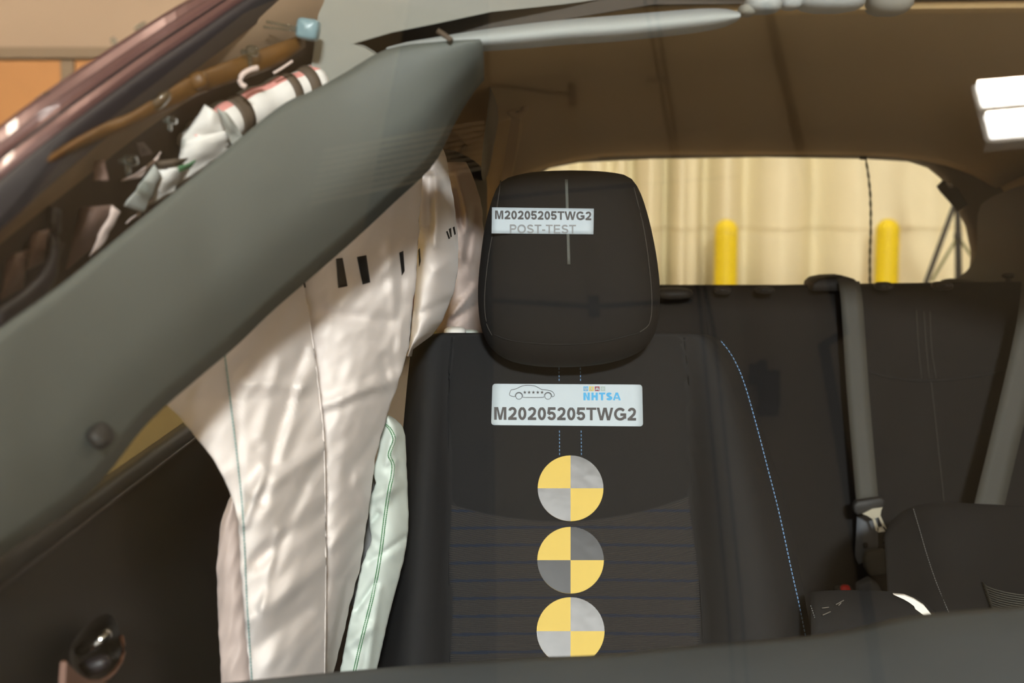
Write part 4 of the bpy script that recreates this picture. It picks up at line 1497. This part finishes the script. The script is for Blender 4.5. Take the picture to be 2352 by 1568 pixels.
rows = []
py = 952
while py <= 1640:
    l, r = interp(S_L, py) + 2 * noise.noise(Vector((py / 14, 3, 3))), interp(S_R, py) + 1.5 * noise.noise(Vector((py / 22, 5, 3)))
    row = [P(l + 6, py, ds(l, py) + .03)] + [P(lerp(l, r, k / 24), py, ds(lerp(l, r, k / 24), py)) for k in range(25)] + [P(r - 4, py, ds(r, py) + .03)]
    rows.append(row)
    py += 6
MB().grid(rows).build('cloth', M_sidebag, sb, solid=-.0012)
sg = [(882, 972), (896, 985), (905, 1008), (898, 1030), (894, 1046), (902, 1065), (901, 1090), (893, 1130), (884, 1190), (874, 1270), (860, 1350), (843, 1420), (828, 1480), (808, 1568)]
for k in (-2.6, 2.6):
    stitches([(a + k, b) for a, b in sg], 4.5, 3.6, .0009, M_greent, sb, ds, off=.0016, name='green_stitching')
MB().grid([[P(px, py, 2.02 + .002 * (py - 1250) / 100) for px in (800, 830, 870)] for py in range(1090, 1420, 30)]).build('grey_lining', M_sidegrey, sb, solid=.001)

# ================================================================== REAR SEAT
rseat = thing('rear_seat', 'dark cloth rear bench seat back below the rear window', 'car seat', P(1950, 1400, 3.1))


def rb(px, py):
    t = (px - 1950) / 1000
    return 3.12 - (py - 665) * .00026 + .02 * math.sin(t * 9) ** 2


RT = [(1100, 668), (1500, 664), (1800, 664), (2000, 661), (2352, 656), (2600, 652)]
rows = []
for a in (.14, .08, .03, .008):
    rows.append([P(px, interp(RT, px) + (2 if a < .02 else 0), rb(px, 665) + a) for px in range(1100, 2641, 20)])
for k in range(16):
    rows.append([P(px, lerp(interp(RT, px) + 7, 1500, k / 15), rb(px, lerp(670, 1500, k / 15))) for px in range(1100, 2641, 20)])
MB().grid(rows).build('backrest', M_rseat, rseat, solid=.01)
for (px, py, w, h) in [(1660, 667, 21, 9), (1756, 666, 23, 8), (2030, 657, 22, 10), (2164, 656, 25, 10)]:
    g = lump(px, py, 3.085, w, h, .022, M_dark, 'headrest_guide', rseat)
    lump(px, py - 1, 3.066, w * .5, h * .5, .008, M_black, 'guide_button', g)
lump(1549, 673, 3.08, 43, 13, .04, M_dark, 'folded_headrest', rseat)
hmp = MB()
ho = [(1866, 668), (1868, 652), (1880, 642), (1905, 637), (1940, 636), (1962, 640), (1974, 652), (1977, 668)]
hmp.slab([P(px, py, 3.08) for px, py in ho], Vector((0, .10, .0)))
gd_ = hmp.build('belt_guide', M_dark, rseat, bevel=.004, label='raised black centre belt guide')
lump(1927, 635, 3.07, 7, 4, .008, M_black, 'guide_knob', gd_)
for pix in ([(2105, 712), (2110, 800), (2117, 868)], [(2122, 715), (2128, 800), (2134, 868)], [(2136, 715), (2140, 800), (2150, 868)]):
    seam(pix, .0009, M_seamlt, 'seam', rseat, rb, .012, 14)
seam([(2138, 872), (2150, 980), (2168, 1150)], .0011, M_seamlt, 'seam', rseat, rb, .012, 16)
seam([(1990, 852), (2050, 868), (2130, 875), (2240, 865), (2330, 845)], .0022, M_seam, 'seam', rseat, rb, .012, 20)
seam([(1620, 680), (1640, 900), (1670, 1300)], .0018, M_seam, 'seam', rseat, rb, .012, 20)

# centre belt
cb = thing('centre_seat_belt', 'grey rear centre seat belt hanging with a bright metal tongue', 'seat belt', P(1995, 1330, 2.95))


def strip(pl_, pr_, y_a, y_b, m, name, parent, n=20, th=.0015, label=None):
    a, b = sample([(x, y, 0) for x, y in pl_], n), sample([(x, y, 0) for x, y in pr_], n)
    rows = []
    for i in range(n):
        y = lerp(y_a, y_b, i / (n - 1))
        rows.append([P(lerp(a[i].x, b[i].x, s), lerp(a[i].y, b[i].y, s), y) for s in (0, .33, .66, 1)])
    return MB().grid(rows).build(name, m, parent, solid=th, label=label)


strip([(1926, 646), (1932, 700), (1945, 900), (1968, 1165)], [(1974, 646), (1982, 700), (1996, 900), (2018, 1155)], 3.06, 2.92, M_belt, 'webbing', cb)
strip([(1968, 1185), (1966, 1230), (1964, 1275), (1972, 1295)], [(2015, 1180), (2016, 1230), (2014, 1262), (1988, 1290)], 2.93, 2.93, M_beltlow, 'lower_webbing', cb)
lump(1988, 1252, 2.925, 6, 7, .003, M_black, 'webbing_hole', cb)
tg = MB().slab([P(px, py, 2.88) for px, py in [(1960, 1162), (1966, 1152), (2024, 1143), (2034, 1150), (2032, 1164), (2020, 1170), (1990, 1178), (1970, 1184), (1962, 1176)]], Vector((0, .02, .0))).build('tongue_grip', M_dark, cb, bevel=.004)
m = MB()
o1 = [(1981, 1180), (2004, 1168), (2027, 1165), (2024, 1172), (2022, 1184), (2026, 1200), (2036, 1216), (2034, 1220), (2018, 1222), (2012, 1218), (2006, 1204), (2000, 1192), (1992, 1184)]
m = MB()
m.slab([P(px, py, 2.875) for px, py in [(1981, 1180), (2004, 1168), (2027, 1165), (2024, 1172), (2022, 1186), (2004, 1192), (1992, 1184)]], Vector((0, .004, 0)))
m.slab([P(px, py, 2.875) for px, py in [(2004, 1191), (2009, 1189), (2018, 1212), (2018, 1222), (2012, 1218)]], Vector((0, .004, 0)))
m.slab([P(px, py, 2.875) for px, py in [(2018, 1187), (2023, 1185), (2036, 1214), (2034, 1220), (2030, 1216)]], Vector((0, .004, 0)))
m.slab([P(px, py, 2.875) for px, py in [(2014, 1213), (2031, 1208), (2036, 1215), (2034, 1220), (2018, 1222)]], Vector((0, .004, 0)))
m.build('tongue_plate', M_tongue, cb, smooth=False, label='bright metal latch tongue')
an = MB().slab([P(px, py, 2.90) for px, py in [(1990, 1272), (2000, 1266), (2034, 1262), (2036, 1318), (2000, 1322), (1988, 1305), (1984, 1288)]], Vector((0, .02, 0)))
an.build('anchor_cover', M_belt, cb, bevel=.004)
bk_ = thing('belt_buckle', 'dark belt buckle with a red button behind the armrest', 'buckle', P(1943, 1380, 2.85))
MB().slab([P(px, py, 2.86) for px, py in [(1924, 1352), (1962, 1352), (1966, 1420), (1922, 1420)]], Vector((0, .03, 0))).build('housing', M_dark, bk_, bevel=.004)
MB().slab([P(px, py, 2.855) for px, py in [(1934, 1364), (1932, 1350), (1938, 1345), (1952, 1346), (1957, 1364)]], Vector((0, .012, 0))).build('release_button', M_red, bk_, bevel=.002, label='red release button')
b2 = MB().slab([P(px, py, 2.86) for px, py in [(1972, 1345), (2000, 1330), (2020, 1345), (2028, 1362), (2030, 1420), (1972, 1420)]], Vector((0, .03, 0)))
b2.build('belt_stalk', M_beltlow, bk_, bevel=.004)

# right belt
rbt = thing('outer_seat_belt', 'wide dull belt slanting at the right edge of the picture', 'seat belt', P(2270, 1160, 2.9))
strip([(2348, 640), (2335, 740), (2300, 900), (2232, 1180)], [(2430, 640), (2410, 760), (2370, 900), (2302, 1180)], 3.02, 2.86, M_belt, 'webbing', rbt)

# hanging cord at the rear window
hc_ = thing('hanging_cord', 'thin twisted dark cord hanging down inside the rear window', 'cord', P(1998, 655, 3.8))
cpts = sample([(1988, 362, 0), (1994, 400, 0), (1999, 450, 0), (2000, 520, 0), (1998, 600, 0), (1999, 700, 0)], 90)
for ph, m in ((0, M_black), (math.pi, M_green)):
    pts = []
    for i, q in enumerate(cpts):
        a_ = i * .55 + ph
        pts.append(P(q.x, q.y, 3.8) + Vector((.0018 * math.cos(a_), .0018 * math.sin(a_), 0)))
    MB().tube(pts, .0019, 6).build('strand', m, hc_)
lump(1982, 362, 3.79, 10, 5, .008, M_dark, 'cord_clip', hc_)

# ================================================================== DRIVER SEAT (reclined), CONSOLE
ds_ = thing('reclined_seat', 'dark cloth front seat reclined flat at the right edge', 'car seat', P(2250, 1400, 2.2))
cols_ = [2032, 2037, 2050, 2075, 2104, 2130, 2165, 2200, 2235, 2262, 2300, 2352, 2420, 2500, 2560]


def dsd(px, py):
    return lerp(2.58, 2.16, (py - 1160) / 260)


def dst(px):
    return interp([(2032, 1245), (2037, 1225), (2050, 1200), (2075, 1178), (2104, 1165), (2140, 1158), (2200, 1159), (2300, 1164), (2420, 1172), (2560, 1190)], px)


rows = []
for a in (.10, .04, .01):
    rows.append([P(px, dst(px) + 3, 2.58 + a) for px in cols_])
for k in range(14):
    row = []
    for px in cols_:
        py = lerp(dst(px), 1500, k / 13)
        dip = 0
        x2 = px - (k * 5)
        bol = math.exp(-((px - (2130 + k * 3)) / 60) ** 2) * .03
        row.append(P(px + (k if px < 2100 else 0), py, dsd(px, py) - bol))
    rows.append(row)
MB().grid(rows).build('backrest', M_seat, ds_, solid=.004)
stitches([(2098, 1168), (2112, 1215), (2128, 1270), (2148, 1330), (2170, 1385), (2186, 1420)], 5.5, 3.2, .0007, M_grayth, ds_, lambda x, y: dsd(x, y) - .034)
mb = MB()
for k in range(12):
    pts = []
    for px in (2256, 2266, 2285, 2310, 2340, 2380, 2430):
        pyr = 1343 + 5.2 * k + 30 * (1 - math.exp(-(px + 2 * k - 2258) / 60)) - (5 if px < 2266 else 0)
        pts.append(P(px + 2 * k, pyr, dsd(px, pyr) - .016))
    mb.tube(pts, .0013, 5)
mb.build('ribbed_insert', M_belt, ds_, kind='stuff')

con = thing('console_armrest', 'dark scuffed centre armrest with torn silver tape on its corner', 'armrest', P(2000, 1500, 2.0))
at_ = [(1862, 1368), (1900, 1365), (1960, 1364), (2030, 1366), (2080, 1372), (2110, 1385), (2130, 1400), (2150, 1425), (2170, 1460)]
fr = sample([(a, b, 0) for a, b in at_], 20)
rows = []
for dy, dd in ((0, .25), (0, .05), (2, .0), (40, -.03), (90, -.06), (220, -.07)):
    rows.append([P(q.x, q.y + dy, 2.06 + dd) for q in fr])
MB().grid(rows).build('pad', M_seat, con, solid=.006)
stitches([(1862, 1390), (1872, 1420), (1880, 1440), (1890, 1460)], 5.5, 3, .0006, M_grayth, con, lambda x, y: 2.02)
sp_ = [(2052, 1365), (2078, 1367), (2100, 1376), (2122, 1390), (2140, 1412), (2128, 1414), (2106, 1408), (2100, 1392), (2088, 1383), (2076, 1376)]
MB().slab([P(px, py, 2.045 - .0002 * (py - 1365)) for px, py in sp_], Vector((0, .004, .001))).build('torn_tape', M_silver, con, smooth=False, label='torn silver tape')
for pts in ([(1920, 1388), (1938, 1378)], [(1888, 1396), (1904, 1394)], [(1890, 1412), (1908, 1404)], [(1932, 1384), (1926, 1390)]):
    MB().tube([P(a, b, 2.04 - .0006 * (b - 1366)) for a, b in pts], .0007, 5).build('scuff', M_scratch, con)

# ================================================================== SUN VISOR
vis = thing('sun_visor', 'white cloth sun visor seen edge-on along the windshield top', 'sun visor', P(1300, 60, 1.62))
vp = [(888, 104, 5), (930, 98, 11), (985, 93, 15), (1050, 88, 21), (1110, 83, 25), (1200, 74, 28), (1300, 64, 29), (1424, 55, 30), (1540, 44, 29), (1620, 36, 27), (1672, 31, 22), (1700, 28, 13)]
sv = sample(vp, 40)
rows = []
for q in sv:
    c = P(q.x, q.y, 1.63)
    r = q.z * 1.63 / F
    row = []
    for k in range(21):
        an_ = 2 * math.pi * k / 20
        row.append(c + Vector((0, .055 * math.sin(an_) + .05, 0)) + Vector((0, 0, r * math.cos(an_) + .004 * math.sin(an_))))
    rows.append(row)
MB().grid(rows).build('board', M_visor, vis)
MB().tube([P(1004, 70, 1.56), P(1020, 80, 1.56), P(1036, 92, 1.55)], .003, 8).build('pivot_rod', M_brownf, vis)
vc = thing('visor_clip', 'white plastic visor clip beside the dark mirrored pipe', 'clip', P(1755, 10, 1.63))
lump(1752, 10, 1.64, 42, 22, .03, M_visor, 'hook', vc)
lump(1716, 24, 1.64, 20, 14, .02, M_headg, 'hook_bracket', vc)
oc_ = thing('overhead_console', 'pale overhead console lumps at the top of the windshield', 'console', P(1900, 0, 1.66))
lump(1815, 5, 1.67, 26, 18, .02, M_visor, 'lens', oc_)
lump(1905, -5, 1.68, 82, 34, .04, M_visor, 'shell', oc_)
lump(2040, -10, 1.70, 55, 46, .04, M_headg, 'mirror_mount', oc_)

# ================================================================== DASHBOARD
dash = thing('dashboard', 'grey plastic dashboard top along the bottom of the picture', 'dashboard', P(1300, 1568, 1.4))
dt = [(300, 1600, 1.30), (500, 1570, 1.34), (700, 1549, 1.40), (860, 1535, 1.44), (1000, 1524, 1.46), (1200, 1510, 1.47), (1370, 1504, 1.47), (1500, 1491, 1.46), (1620, 1479, 1.45), (1760, 1468, 1.43), (1860, 1459, 1.42), (1960, 1443, 1.40), (2040, 1423, 1.38), (2130, 1409, 1.36), (2250, 1398, 1.33), (2352, 1390, 1.30), (2600, 1380, 1.2)]
dn = sample(dt, 60)
rows = []
for dv, dz in ((.05, -.25), (.02, -.05), (.008, -.008), (0, 0), (-.05, .008), (-.15, .012), (-.30, .008), (-.5, -.01), (-.7, -.03)):
    row = []
    for q in dn:
        p = P(*q)
        row.append(p + Vector((0, dv * (1 if dv > 0 else .8), dz)))
    rows.append(row)
MB().grid(rows).build('top_pad', M_dash, dash, solid=.004)
